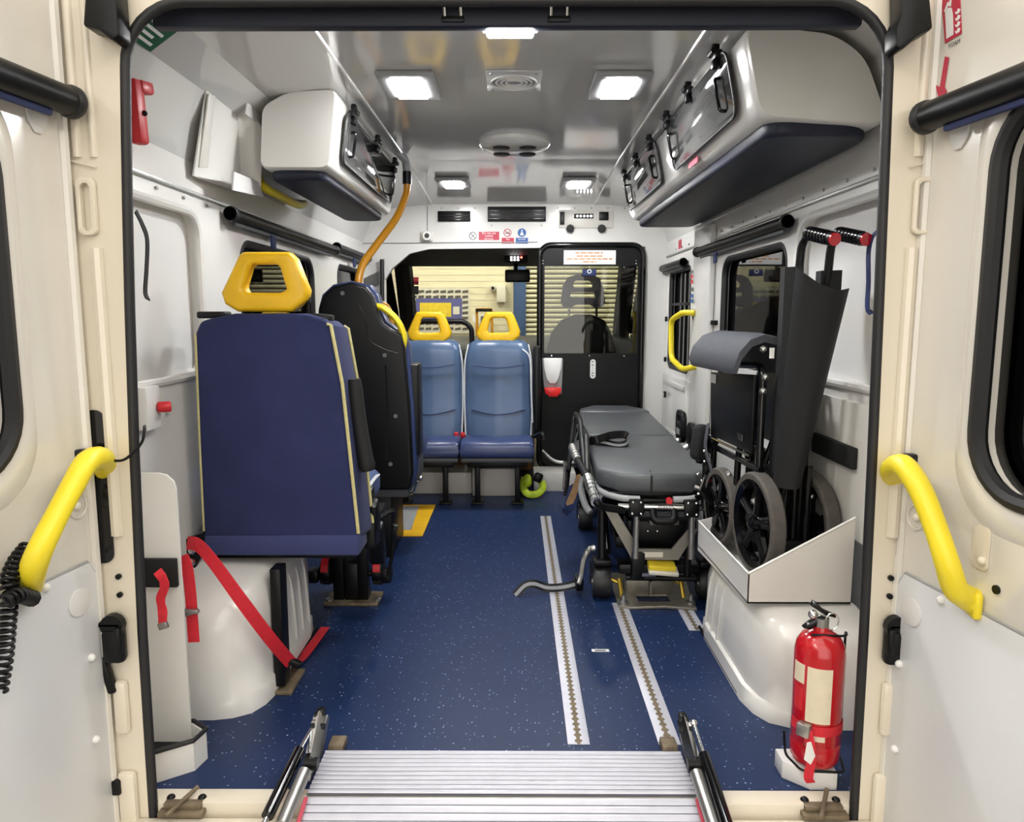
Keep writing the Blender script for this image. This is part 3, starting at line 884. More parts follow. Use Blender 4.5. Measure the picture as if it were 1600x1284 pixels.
# notice on the door
c = AY(922, 402, YB - .013)
t = T('notice_sign', 'white notice with four lines of small orange print on the bulkhead door', 'sign', c)
b = B(); b.bb(AY(881, 391, YB - .0125), AY(962, 413, YB - .015)); b.done('sign_plate', 'sign_white', t)
b = B()
for py, x0, x1 in ((395, 899, 942), (400, 901, 942), (404.5, 885, 958), (409, 911, 932)):
    x = x0
    while x < x1:
        wd = random.uniform(5, 10); b.bb(AY(x, py - 1.0, YB - .015), AY(min(x + wd, x1), py + 1.0, YB - .0155)); x += wd + 1.8
b.done('print_line', 'sign_orange', t)
# blue latch tag
t = T('door_latch', 'blue plastic catch hanging on the glass of the bulkhead door', 'latch', AY(921, 425, YB - .02))
b = B(); b.box(AY(921, 426, YB - .022), (.085, .012, .04), bev=.003); b.done('body', 'strap_blue', t)
b = B(); cc = AY(921, 424, YB - .031); b.tube([cc + V((.011 * math.cos(a), 0, .011 * math.sin(a))) for a in [i * math.pi / 8 for i in range(16)]], .003, 6, closed=True); b.done('ring', 'sign_white', t)
# soap dispenser
t = T('soap_dispenser', 'white soap dispenser with a red push bar on the bulkhead door', 'dispenser', AY(863, 588, YB - .03))
px = [(847, 559), (879, 559), (878, 590), (877, 615), (850, 615), (848, 590)]
b = B(); b.plate(PY(px, YB - .013), (0, -.06, 0), bev=.008); b.done('body', 'grey_plastic', t)
b = B(); b.plate(PY([(849, 559), (878, 559), (877, 575), (872, 592), (868, 599), (859, 599), (854, 592), (850, 575)], YB - .073), (0, -.02, 0), bev=.006); b.done('front_cover', 'sign_white', t)
b = B(); b.plate(PY([(850, 605), (877, 605), (876, 613), (870, 619), (858, 619), (851, 613)], YB - .073), (0, -.035, 0), bev=.006); b.done('push_bar', 'red_vivid', t)
# little white label
t = T('pull_label', 'narrow white rounded label on the bulkhead door', 'label', AY(926, 575, YB - .013))
q0, q1 = AY(921.5, 591, YB), AY(930.5, 561, YB)
b = B(); b.plate([V((x, YB - .0125, z)) for x, z in rrect(q0.x, q0.z, q1.x, q1.z, .018)], (0, -.003, 0)); b.done('plate', 'sign_white', t)
b = B()
for py in (565, 570, 583, 587): b.box(AY(926, py, YB - .016), (.016, .001, .005))
b.done('mark', 'ink', t)

# lower bulkhead wall behind the paired seats and left jamb
b = B(); b.bb((AY(607, 500, YB).x, YB, 0.0), (DX0 - .03, YB + .03, .60)); b.done('lower_wall', 'cab_dark', hdr)
b = B(); b.plate([V((WL, YB, 0)), V((AY(602, 500, YB).x, YB, 0)), AY(602, 440, YB), AY(600, 420, YB), V((WL, YB, 1.3))], (0, .04, 0)); b.done('left_jamb', 'white', hdr)
b = B(); b.tube([AY(597, 405, YB - .03), AY(597, 470, YB - .03)], .014, 8); b.done('jamb_seal', 'rubber', hdr)
b = B(); b.plate([V((DX1 + .02, YB + .002, 0)), V((WR, YB + .002, 0)), V((WR, YB + .002, 1.5)), V((DX1 + .02, YB + .002, 1.5))], (0, .04, 0)); b.done('right_jamb', 'white', hdr)

# cab shell: floor, roof lining, side pillars, dashboard, windscreen
b = B(); b.bb((WL, YB, -.03), (WR, 4.5, 0)); struct(b.done('floor', 'dash'))
b = B(); b.plate([V((WL, YB + .05, 1.62)), V((WL, YB + .4, 1.60)), V((WL, 4.15, 1.44)), V((WL, 4.15, 1.50)), V((WL, YB + .05, 1.70))], (WR - WL, 0, 0)); struct(b.done('ceiling', 'cab_dark'))
for x, s in ((WL, -1), (WR, 1)):
    b = B(); b.bb((x - .02, YB + .05, 0), (x + .02, 4.4, .92)); b.tube([(x * .93, 4.62, .9), (x * .91, 4.15, 1.50)], .07, 8); b.bb((x - .02, YB + .05, .9), (x + .02, YB + .42, 1.6)); cs = struct(b.done('wall_left' if s < 0 else 'wall_right', 'cab_dark'))
    b = B(); b.plate([V((x, YB + .4, .92)), V((x, 4.85, .92)), V((x, 4.6, 1.55)), V((x, YB + .4, 1.6))], (s * .005, 0, 0)); b.done('side_pane', 'glass_privacy', cs)
t = T('dashboard', 'black dashboard across the cab below the windscreen', 'dashboard', (0, 4.3, .4))
b = B(); b.loft([[V((x, y, z)) for y, z in ((4.05, .35), (4.05, .72), (4.12, .82), (4.3, .88), (4.65, .90), (4.65, .35))] for x in (WL + .02, -.3, .3, WR - .02)]); b.done('moulding', 'dash', t)
t = T('steering_wheel', 'black steering wheel in the cab behind the bulkhead glass', 'steering wheel', (.45, 4.0, .8))
b = B(); b.tube([V((.45, 3.98, .84)) + V((.19 * math.cos(a), -.07 * math.sin(a) * 0 + .1 * math.sin(a), .16 * math.sin(a))) for a in [i * math.pi / 16 for i in range(32)]], .016, 8, closed=True); b.done('rim', 'black', t)
b = B(); b.box((.45, 3.99, .83), (.34, .03, .05), bev=.01); b.cyl((.45, 3.99, .83), (.45, 4.15, .76), .05, 12); b.done('hub', 'black', t)
e = SE('window_5', (0, 4.4, 1.2))
b = B(); b.plate([V((-.92, 4.66, .88)), V((.92, 4.66, .88)), V((.88, 4.17, 1.48)), V((-.90, 4.17, 1.48))], (0, .006, .004)); b.done('pane', 'glass_clear', e)
b = B()
for x, z, h, m in (): pass
b = B(); b.plate(PY([(637, 433), (654, 433), (654, 445), (637, 445)], 4.3), (0, .002, 0)); tag(b.done('windscreen_sticker', 'sign_red'), 'red sticker at the upper left of the windscreen', 'sticker', 'windscreen stickers')
b = B(); b.plate(PY([(637, 447), (654, 447), (654, 460), (637, 460)], 4.3), (0, .002, 0)); tag(b.done('windscreen_sticker', 'grey_dark'), 'dark grey sticker below the red one on the windscreen', 'sticker', 'windscreen stickers')
# overhead console with clock display, rear view mirror
t = T('overhead_console', 'black overhead console with lit white dots at the top of the windscreen', 'console', AY(806, 408, 3.9))
b = B(); b.bb(AY(789, 397, 3.9), AY(824, 411, 4.0), .008); b.done('housing', 'black', t)
for i in range(4):
    for j in range(2):
        if i == 3 and j == 1: continue
        b = B(); b.cyl(AY(799 + i * 5.2, 402 + j * 4, 3.898), AY(799 + i * 5.2, 402 + j * 4, 3.893), .0075, 8); b.done('indicator', 'led_red' if i == 3 else 'led_small', t)
t = T('rear_view_mirror', 'black rear view mirror hanging below the overhead console', 'mirror', AY(808, 430, 4.0))
b = B(); b.bb(AY(789, 421, 3.96), AY(828, 441, 4.0), .012, 3); b.done('housing', 'black', t)
b = B(); b.cyl(AY(806, 412, 4.05), AY(806, 424, 3.99), .014, 8); b.done('stalk', 'black', t)

# driver seat seen through the glass
t = T('driver_seat', 'dark driver seat with a slotted blue grey headrest behind the glass', 'seat', AY(912, 640, 3.6))
Y = 3.55
b = B(); b.plate(PY([(850, 600), (853, 555), (862, 520), (878, 500), (900, 491), (925, 491), (945, 500), (956, 520), (964, 555), (967, 600)], Y), (0, .14, 0), bev=.03, seg=3); b.done('backrest', 'seat_cab', t)
ho = [(877, 470), (880, 445), (888, 433), (900, 429), (925, 429), (937, 434), (943, 450), (946, 472), (942, 479), (930, 480), (923, 476), (900, 476), (893, 480), (880, 479)]
h1 = [(897, 449), (895, 443), (900, 438), (922, 438), (927, 443), (926, 449)]
h2 = [(891, 464), (892, 456), (929, 456), (931, 465)]
b = B(); b.plate(PY(ho, Y), (0, .07, 0), [PY(h1, Y), PY(h2, Y)], bev=.008); b.done('headrest', 'head_cab', t)
b = B(); b.cyl(AY(889, 476, Y + .035), AY(889, 496, Y + .035), .008, 8); b.cyl(AY(932, 476, Y + .035), AY(932, 496, Y + .035), .008, 8); b.done('headrest_post', 'chrome', t)
b = B(); b.box((AY(907, 600, Y).x, Y + .27, .42), (.48, .42, .14), bev=.04, seg=3); b.done('cushion', 'seat_cab', t)
b = B(); b.box((AY(907, 600, Y).x, Y + .3, .18), (.4, .42, .36), bev=.02); b.done('base', 'black', t)

# white kick boxes below the paired seats, amber floor board
for nm, lab, m, q, y, d in (('kick_box', 'white kick box under the left paired seat', 'white_board', (560, 738, 737, 770), 2.80, .25), ('kick_box', 'taller white kick box under the right paired seat', 'white_board', (738, 732, 812, 775), 2.745, .3), ('kick_box', 'white kick box beside the bulkhead door', 'white_board', (834, 739, 900, 768), 2.86, .2)):
    a, c = AY(q[0], q[3], y), AY(q[2], q[1], y)
    b = B(); b.bb((a.x, y, 0), (c.x, y + d, c.z), .006); tag(b.done(nm, m), lab, 'box', 'white kick boxes')
t = T('under_seat_board', 'dark amber board behind the paired seat legs', 'board', (-.4, 3.02, .15))
b = B(); b.bb((-.9, 3.03, .1), (.1, 3.08, .34), .004); b.done('panel', 'brown_board', t)
# lime strap bundle
t = T('lime_strap', 'bundle of lime green webbing on the floor right of the paired seats', 'strap', AZ(832, 772, 0))
b = B(); b.tube(catmull([AY(820, 745, 2.72), AY(818, 762, 2.70), AY(826, 772, 2.68), AY(840, 771, 2.68), AY(848, 762, 2.7), AY(846, 752, 2.72)]), .022, 10, flat=.6); b.ball(AY(824, 751, 2.70), .032, (.9, .7, 1.3), 2, .06); b.done('webbing', 'lime', t)
b = B(); b.box(AY(841, 746, 2.70), (.05, .04, .055), (0, .4, 0), bev=.012); b.done('ratchet', 'black', t)
# black handrail behind paired seats
t = T('cab_handrail', 'black curved handrail behind the paired seats', 'rail', AY(700, 500, 2.98))
b = B(); b.tube(fillet([AY(640, 545, 2.98), AY(645, 502, 2.98), AY(725, 502, 2.98), AY(737, 512, 2.98), AY(738, 600, 2.98)], .08), .016, 10); b.tube([AY(720, 556, 2.97), AY(737, 556, 2.97)], .008, 8); b.done('rail', 'black', t)
#END bulkhead

#SECTION overhead
# ================================================================== CEILING FITTINGS
lamps = [((640, 130), 'left of the ceiling near the rear', .075, .135), ((967, 130), 'right of the ceiling near the rear', .075, .135), ((708, 285), 'left of the ceiling near the bulkhead', .07, .115), ((903, 285), 'right of the ceiling near the bulkhead', .07, .115)]
for (px, py), lab, hw, hl_ in lamps:
    c = AZ(px, py, ZC)
    if c.y > 2: c = AZ(px, py, ceil_z(2.6)); c.z = ceil_z(c.y)
    sgn = -1 if c.x < 0 else 1
    t = T('ceiling_light', 'bright rectangular LED ceiling light, %s' % lab, 'light', c, 'LED ceiling lights')
    b = B(); b.box(c + V((0, 0, -.008)), (.175, .26, .016), bev=.006); b.done('housing', 'grey_plastic', t)
    b = B(); b.box(c + V((0, 0, -.019)), (.095, .185, .008), bev=.003); b.done('lens', 'led', t)
# lamp bar in the rear header
c = AY(797, 50, .03)
t = T('header_light', 'bright white LED bar light under the rear header', 'light', c)
b = B(); b.box(c + V((0, 0, .010)), (.115, .04, .014), bev=.004); b.done('housing', 'grey_plastic', t)
b = B(); b.box(c + V((0, -.004, -.003)), (.095, .035, .012), bev=.005); b.done('lens', 'led', t)
# round ceiling speaker
c = AZ(803, 125, ZC)
t = T('ceiling_speaker', 'round white speaker grille in the middle of the ceiling', 'speaker', c)
b = B(); b.box(c + V((0, 0, -.003)), (.17, .20, .006), bev=.003); b.done('plate', 'ceiling_gloss', t)
b = B()
for r in (.07, .055, .04, .025):
    b.tube([c + V((r * math.cos(a), r * math.sin(a), -.008)) for a in [i * math.pi / 16 for i in range(32)]], .0035, 6, closed=True)
b.done('grille_ring', 'white_panel', t)
b = B(); b.cyl(c + V((0, 0, -.004)), c + V((0, 0, -.0065)), .068, 28); b.done('cone', 'grey_plastic', t)
b = B()
for sx in (-1, 1):
    for sy in (-1, 1): b.ball(c + V((sx * .068, sy * .08, -.006)), .006, (1, 1, .5), 1)
b.done('screw', 'steel', t)
# round ventilator with four louvres
c = AZ(804, 222, ZC)
t = T('roof_ventilator', 'round white roof ventilator with four black openings', 'vent', c)
b = B(); b.lathe([(.15, 0), (.15, -.012), (.135, -.028), (.10, -.036), (.0, -.038)], c, (0, 0, 1), 40); b.done('dome', 'ceiling_gloss', t)
for sx in (-1, 1):
    for sy in (-1, 1):
        cc = c + V((sx * .055, sy * .062, -.036 if True else 0))
        b = B(); b.lathe([(.036, 0), (.036, -.004), (.03, -.006), (.0, -.006)], cc, (0, 0, 1), 20); b.done('opening', 'black', t)

# ================================================================== LOCKERS
def locker_section(profile, y0, y1, x_of=None):
    rings = []
    for y, k in ((y0, .96), (y0 + .01, .988), (y0 + .03, 1.0), (y1 - .03, 1.0), (y1 - .01, .988), (y1, .96)):
        cx = sum(p[0] for p in profile) / len(profile); cz = sum(p[1] for p in profile) / len(profile)
        rings.append([V((cx + (p[0] - cx) * k, y, cz + (p[1] - cz) * k)) for p in profile])
    return rings
def round_poly(p, r, k=5):
    return [(q.x, q.y) for q in fillet([V((a, c, 0)) for a, c in p], r, k, closed=True)]
# left locker
t = T('overhead_locker', 'short white overhead locker on the left wall above the seats', 'locker', (-.75, 1.5, 1.53), 'overhead lockers')
LX = -.60
p = round_poly([(WL + .12, 1.545), (LX, 1.545), (LX + .03, 1.794), (WL + .22, 1.785), (WL + .135, 1.74)], .03)
b = B(); b.loft(locker_section(p, .90, 2.06)); b.done('body', 'white', t, ang=50)
b = B(); b.plate([V((x, y, 1.556)) for x, y in round_poly([(WL + .14, .925), (LX - .03, .925), (LX - .03, 2.03), (WL + .14, 2.03)], .06)], (0, 0, -.04), bev=.014, seg=3); b.done('base_pad', 'navy_pad', t)
def lean(z, x0, s): return x0 + s * (z - 1.545) * .14
def locker_door(t, X, s, y0, y1, z0, z1, hy, hinges):
    # s: +1 door faces +x
    lp = rrect(y0, z0, y1, z1, .035)
    b = B(); b.plate([V((lean(z, X, s) + s * .002, y, z)) for y, z in lp], (s * .008, 0, 0), bev=.002); d = b.done('door', 'door_smoke', t)
    b = B(); b.tube([V((lean(z, X, s) + s * .008, y, z)) for y, z in lp], .004, 6, closed=True); b.done('edge_seal', 'rubber', d)
    for y in hy:
        b = B(); b.tube(fillet([V((lean(z, X, s) + s * o, y, z)) for z, o in ((z0 + .03, .008), (z0 + .03, .026), (z1 - .05, .026), (z1 - .05, .008))], .012), .005, 8); b.done('handle', 'black_gloss', d)
    for y in hinges:
        zz = z1 + .005
        b = B(); x = lean(zz, X, s) + s * .012
        b.box((x, y, zz), (.022, .05, .022), bev=.006); b.box((x + s * .004, y, zz + .02), (.02, .024, .03), bev=.007); b.box((x + s * .004, y, zz - .022), (.02, .028, .026), bev=.007); b.cyl((x + s * .012, y - .02, zz + .008), (x + s * .012, y + .02, zz + .008), .009, 10)
        b.done('hinge', 'black', d)
mat('door_smoke', '3a3a3a', 0.06, var=0.05, coat=0.5)
mat('door_smoke_pale', '6f675c', 0.06, var=0.08, coat=0.5)
locker_door(t, LX + .006, 1, .99, 1.95, 1.585, 1.745, (1.06, 1.87), (1.05, 1.48, 1.90))
# right locker
t = T('overhead_locker', 'long white overhead locker on the right wall with two smoked doors', 'locker', (.75, 1.4, 1.55), 'overhead lockers')
RX = .605
p = round_poly([(WR - .005, 1.545), (RX, 1.565), (RX - .05, 1.787), (WR - .16, 1.765), (WR - .075, 1.71)], .045)
b = B(); b.loft(locker_section(p, .36, 2.42)); b.done('body', 'white', t, ang=50)
b = B(); b.plate([V((x, y, 1.572)) for x, y in round_poly([(RX + .03, .385), (WR - .07, .385), (WR - .02, .46), (WR - .02, 2.38), (RX + .03, 2.38)], .06)], (0, 0, -.045), bev=.014, seg=3); b.done('base_pad', 'navy_pad', t)
def leanR(z): return z
def lean(z, x0, s): return x0 + s * (z - 1.565) * .215
locker_door(t, RX - .008, -1, .47, 1.24, 1.60, 1.765, (.55, 1.17), (.54, .86, 1.19))
locker_door(t, RX - .008, -1, 1.46, 2.30, 1.60, 1.765, (1.54, 2.22), (1.54, 1.88, 2.22))
b = B(); b.box((RX - .012, 1.0, 1.583), (.002, .12, .02)); b.done('red_label', 'sign_red_pale', t)

# ================================================================== LEFT WALL FITTINGS
# white document holder
t = T('document_holder', 'white open wall holder with folded flaps on the upper left wall', 'holder', AX(350, 290, WL + .03))
hx = WL + .01
def H(px, py, o=0.0): return AX(px, py, hx + o)
back = [H(300, 275), H(322, 128), H(366, 150), H(376, 240), H(372, 300)]
bn, bf, tn, tf = AX(300, 275, -.935), AX(375, 302, -.935), AX(322, 128, -.885), AX(368, 150, -.885)
b = B(); b.plate([bn, bf, tf, tn], (.005, 0, 0)); b.done('back_plate', 'white', t)
cb_, ct_ = AX(406, 306, -.865), AX(412, 204, -.84)
b = B(); b.plate([bf, cb_, ct_, AX(390, 168, -.85), tf], (.0, .005, 0)); b.done('end_cheek', 'white', t)
b = B(); b.plate([bn, bf, cb_, AX(345, 283, -.90)], (0, 0, .004)); b.done('bottom_flap', 'white', t)
b = B(); b.plate([AX(386, 152, -.85), AX(428, 188, -.85), AX(418, 206, -.85), AX(382, 178, -.85)], (.004, 0, 0)); b.done('upper_lip', 'white_panel', t)
b = B(); b.plate([AX(364, 268, -.865), AX(402, 284, -.865), AX(410, 308, -.865), AX(362, 297, -.865)], (.004, 0, 0)); b.done('lower_lip', 'white_panel', t)
b = B(); b.plate([AX(308, 262, -.928), AX(322, 262, -.928), AX(334, 150, -.882), AX(324, 146, -.882)], (.006, 0, 0), bev=.002); b.done('side_fold', 'white_board', t)
# red strap clip / hammer at the seal
t = T('red_wall_fitting', 'red plastic fitting on the upper left wall beside the rear seal', 'fitting', AX(224, 180, WL + .02))
b = B(); b.box(AX(213, 175, WL + .03), (.035, .045, .15), (.1, 0, 0), bev=.01); b.box(AX(219, 137, WL + .03), (.045, .06, .03), (.15, 0, 0), bev=.008); b.done('body', 'red', t)
b = B(); b.ball(AX(226, 177, WL + .05), .007); b.done('stud', 'black', t)
# green safety sticker on the cove
c = AZ(262, 62, 1.70)
t = T('green_sign', 'dark green safety sticker with white lines on the upper left cove', 'sign', c)
nrm = V((.567, 0, -.823)).normalized(); yv = V((0, 1, 0)); xv = yv.cross(nrm).normalized()
c = V((WL + .105, .24, 1.738))
b = B(); b.plate([c + yv * a + xv * d for a, d in ((-.08, -.05), (.08, -.05), (.08, .05), (-.08, .05))], nrm * .0015); b.done('sign_plate', 'sign_green', t)
b = B()
for k in range(5):
    d = -.038 + k * .017
    b.plate([c + nrm * .0018 + yv * a + xv * (d + o) for a, o in ((-.06, 0), (.06 - .02 * (k % 2), 0), (.06 - .02 * (k % 2), .008), (-.06, .008))], nrm * .0004)
b.done('print_line', 'sign_white', t)
# yellow handle below the left locker
t = T('grab_rail', 'yellow grab handle under the left overhead locker', 'handle', AX(440, 300, WL + .05))
b = B(); b.tube(catmull([AX(404, 276, WL + .02), AX(412, 292, WL + .06), AX(440, 308, WL + .075), AX(466, 320, WL + .06), AX(476, 318, WL + .01)]), .015, 12); b.done('grip', 'yellow_bright', t)
# roller blinds on the walls
def wall_blind(lab, a, c, X, s, r=.021):
    pa, pc = AX(a[0], a[1], X), AX(c[0], c[1], X)
    z = (pa.z + pc.z) / 2
    pa.z = pc.z = z
    t = T('roller_blind', lab, 'blind', (pa + pc) / 2, 'roller blinds over the side windows')
    b = B(); b.cyl(pa, pc, r, 16); b.done('cassette', 'black', t)
    b = B()
    d = (pc - pa).normalized()
    b.cyl(pa, pa + d * .025, r + .004, 16, bev=.004); b.cyl(pc - d * .025, pc, r + .004, 16, bev=.004); b.done('end_cap', 'rubber', t)
    b = B(); b.box((pa + pc) / 2 + V((-s * .008, 0, -r - .006)), (.012, (pc - pa).length * .92, .016), bev=.004); b.done('pull_bar', 'grey_dark', t)
    m = pa.lerp(pc, .72 if s < 0 else .3)
    b = B(); b.box(m + V((0, 0, -r - .03)), (.008, .05, .05), bev=.003); b.done('catch', 'strap_blue', t)
    return t
wall_blind('black roller blind above the left window behind the yellow headrest', (360, 342), (524, 386), WL + .035, 1)
wall_blind('black roller blind above the far left window by the bulkhead', (526, 388), (600, 412), WL + .035, 1)
wall_blind('black roller blind above the right window behind the wheelchair', (1231, 346), (1089, 394), WR - .035, -1)
wall_blind('black roller blind above the small right window by the bulkhead', (1068, 408), (1012, 428), WR - .03, -1)
# black strap on the left wall
t = T('hanging_strap', 'dark strap hanging on the left wall beside the rear seal', 'strap', AX(225, 400, WL + .02))
b = B(); b.ribbon(catmull([AX(212, 330, WL + .02), AX(222, 350, WL + .025), AX(230, 375, WL + .025), AX(229, 420, WL + .02), AX(227, 455, WL + .02), AX(231, 468, WL + .03)], 5), .016, .003, (0, 1, 0)); b.done('webbing', 'black_cloth', t)
t = T('blue_strap', 'blue webbing loop hanging on the right wall beside the rear seal', 'strap', AX(1360, 420, WR - .03))
b = B(); b.ribbon(catmull([AX(1372, 360, WR - .02), AX(1362, 372, WR - .03), AX(1357, 395, WR - .03), AX(1357, 440, WR - .03), AX(1356, 484, WR - .03), AX(1372, 486, WR - .02)], 5), .02, .003, (0, 1, 0)); b.done('webbing', 'strap_blue', t)
# orange pole from the ceiling to the seat
t = T('grab_pole', 'orange bent grab pole from the ceiling to the second seat', 'pole', AY(560, 440, 1.75))
pts = [AY(636, 285, 1.95), AY(636, 300, 1.95), AY(622, 338, 1.9), AY(566, 412, 1.75), AY(559, 440, 1.72), AY(558, 520, 1.70)]
b = B(); b.tube(fillet(pts, .06), .017, 12); b.done('tube', 'orange_pole', t)
b = B(); b.cyl(AY(636, 268, 1.95), AY(636, 288, 1.95), .021, 14); b.done('socket', 'black', t)
b = B(); b.tube(fillet([AY(636, 270, 1.95), AY(634, 250, 1.95), V((AY(622, 215, 1.9).x, 1.85, 1.80))], .05), .018, 12); b.done('upper_tube', 'grey_plastic', t)

# ================================================================== RIGHT WALL FITTINGS
t = T('grab_rail', 'yellow D shaped grab handle on the right wall by the small window', 'handle', AX(1070, 530, WR - .05))
X = WR - .03
pts = [AX(1086, 489, X), V((X - .05, AX(1086, 489, X).y + .05, AX(1070, 488, X).z)), V((X - .06, AX(1066, 500, X).y, AX(1066, 500, X).z)), V((X - .06, AX(1066, 560, X).y, AX(1066, 560, X).z)), V((X - .05, AX(1086, 570, X).y + .05, AX(1070, 574, X).z)), AX(1088, 572, X)]
b = B(); b.tube(fillet(pts, .05), .015, 12); b.done('grip', 'yellow_bright', t)
b = B(); b.box(AX(1087, 492, X + .015), (.03, .045, .07), bev=.008); b.box(AX(1089, 566, X + .015), (.03, .045, .07), bev=.008); b.done('foot', 'yellow_bright', t)
t = T('wall_sticker_strip', 'column of small red and blue stickers on the right pillar', 'sticker', AX(1081, 440, WR - .037))
for k, (py, m) in enumerate(((425, 'ink'), (432, 'sign_red'), (440, 'sign_red'), (452, 'ink'), (462, 'sign_blue'), (470, 'sign_blue'))):
    b = B(); p = AX(1081, py, WR - .0365); b.box(p, (.002, .045, .018)); b.done('small_sticker', m, t)
t = T('exit_sticker', 'small red sticker on the white panel at the upper right', 'sticker', AY(1056, 372, 2.6))
b = B(); b.box(V((WR - .002, 2.75, 1.475)), (.002, .07, .05)); b.done('plate', 'sign_red', t)
b = B(); c = AX(1040, 616, WR - .022); 
t = T('door_lock', 'round black door lock on the right sliding door', 'lock', c)
b.cyl(c, c + V((-.012, 0, 0)), .02, 16); b.done('rim', 'black', t)
b = B(); b.cyl(c + V((-.012, 0, 0)), c + V((-.016, 0, 0)), .012, 14); b.done('barrel', 'chrome', t)
#END overhead

#SECTION seats
# ================================================================== SEATS
def headrest_pts(cx, cy, k):
    outer = [(-38, -48), (38, -48), (48, -38), (68, 12), (66, 26), (44, 46), (-42, 46), (-62, 34), (-68, 16)]
    inner = [(-18, -29), (18, -29), (24, -24), (34, 10), (30, 16), (-28, 16), (-34, 10), (-24, -24)]
    return [(cx + x * k, cy + y * k) for x, y in outer], [(cx + x * k, cy + y * k) for x, y in inner]
# ---- near seat (seen from behind)
Y = .50
t = T('passenger_seat', 'blue fabric seat with a yellow headrest and piping, nearest the rear on the left', 'seat', (-.69, .75, 0))
back = [(303, 522), (311, 501), (335, 495), (365, 489), (478, 489), (505, 497), (518, 508), (535, 600), (548, 720), (560, 835), (560, 846), (317, 846), (310, 700)]
b = B(); b.plate(PY(back, Y), (.012, .15, -.012), bev=.014, seg=3); bk = b.done('backrest', 'fabric_blue', t)
b = B(); b.plate(PY([(318, 838), (560, 836), (561, 868), (319, 868)], Y - .006), (0, .12, 0), bev=.005); b.done('back_hem', 'fabric_blue_light', bk)
b = B(); b.tube(PY([(306, 522), (310, 620), (314, 720), (320, 838)], Y + .006), .0045, 6); b.tube(PY([(511, 506), (517, 508), (535, 600), (548, 720), (560, 833)], Y - .002), .005, 6)
b.tube([p + V((.012, .15, -.012)) for p in PY([(511, 504), (518, 508), (535, 600), (548, 720), (560, 833)], Y)], .005, 6); b.done('piping', 'piping', bk)
o_, i_ = headrest_pts(412, 441, 1.0)
b = B(); b.plate(PY(o_, Y + .02), (0, .06, 0), [PY(i_, Y + .02)], bev=.014, seg=3); b.done('headrest', 'yellow', t, ang=60)
b = B(); b.cyl(AY(482, 465, Y + .06), AY(482, 495, Y + .06), .005, 8); b.box(AY(481, 468, Y + .06), (.014, .02, .02), bev=.003)
b.box(AY(335, 492, Y + .06), (.08, .06, .02), bev=.006); b.box(AY(503, 496, Y + .06), (.06, .06, .02), (0, .1, 0), bev=.006); b.done('belt_guide', 'black', t)
# armrest folded up on the inner side
pa = [AY(553, 592, Y + .07), AY(558, 640, Y + .07), AY(566, 690, Y + .07), AY(575, 735, Y + .07)]
b = B(); b.tube(catmull(pa, 5), [.020, .022] + [.0235] * 12 + [.026, .02], 12, flat=1.0); b.done('armrest', 'black_matt', t)
# cushion and frame beneath
b = B(); b.box((-.70, .86, .47), (.42, .44, .10), (.05, 0, 0), bev=.035, seg=3); b.done('cushion', 'fabric_side', t)
b = B(); b.tube(catmull([V((-.49, .68, .50)), V((-.485, .9, .52)), V((-.50, 1.07, .50))]), .006, 6); b.done('cushion_piping', 'piping_white', t)
b = B(); b.bb((-.90, .55, .36), (-.47, 1.06, .40), .008); b.done('seat_frame', 'black', t)
b = B(); b.box((-.47, .72, .47), (.035, .10, .12), (.2, 0, 0), bev=.012); b.box((-.455, .70, .40), (.04, .10, .09), bev=.01); b.box((-.46, .80, .33), (.05, .06, .14), (.3, 0, 0), bev=.01); b.box((-.44, .68, .46), (.025, .06, .09), (.3, 0, 0), bev=.01); b.cyl((-.49, .70, .45), (-.445, .70, .45), .028, 14); b.done('recliner', 'black', t)
b = B(); b.tube([V((-.445, .78, .42)), V((-.42, .80, .435)), V((-.40, .80, .44))], .009, 8); b.tube(catmull([AY(618, 820, .95), AY(614, 845, .95), AY(612, 870, .95), AY(606, 900, .95)]), .007, 8); b.box(AY(616, 830, .95), (.02, .025, .05), (0, .2, 0), bev=.006); b.done('lever', 'black', t)
b = B(); b.bb((-.692, .43, .02), (-.662, .49, .37), .004); b.done('leg', 'black', t)
b = B(); b.bb((-.715, .42, .0), (-.64, .56, .012), .002); b.done('foot_plate', 'rust_steel', t)
for px in (528, 566):
    b = B(); p0, p1 = AZ(px, 940, .01), AZ(px, 940, .01); b.bb((p0.x - .02, 1.10, .01), (p0.x + .02, 1.16, .37), .004); b.done('leg', 'black', t)
a, c = AZ(505, 947, 0), AZ(598, 931, 0)
b = B(); b.bb((a.x, a.y, 0), (c.x, c.y + .02, .012), .002); b.done('foot_plate', 'rust_steel', t)
b = B()
for px, py in ((515, 938), (590, 938)): b.lathe([(.014, 0), (.014, .008), (.006, .012)], AZ(px, py, .012), (0, 0, 1), 12)
b.done('bolt', 'steel', t)
for px in (512, 592):
    p = AY(px, 890, 1.10)
    b = B(); b.cyl(p + V((-.018, 0, 0)), p + V((.018, 0, 0)), .055, 18, bev=.006); rl = b.done('belt_reel', 'black', t)
    b = B(); b.cyl(p + V((-.013, -.004, .012)), p + V((.013, -.004, .012)), .05, 18); b.done('belt_roll', 'red', rl)
    b = B(); b.box(p + V((0, -.05, -.028)), (.03, .012, .01)); b.box(p + V((.03 if px > 550 else -.05, 0, -.02)), (.04, .06, .05), bev=.01); b.done('reel_bracket', 'black', rl)
b = B(); b.cyl(AY(512, 895, 1.12), AY(592, 895, 1.12), .012, 10); b.bb(AY(536, 880, 1.1), AY(570, 925, 1.2), .01); b.done('cross_member', 'black', t)

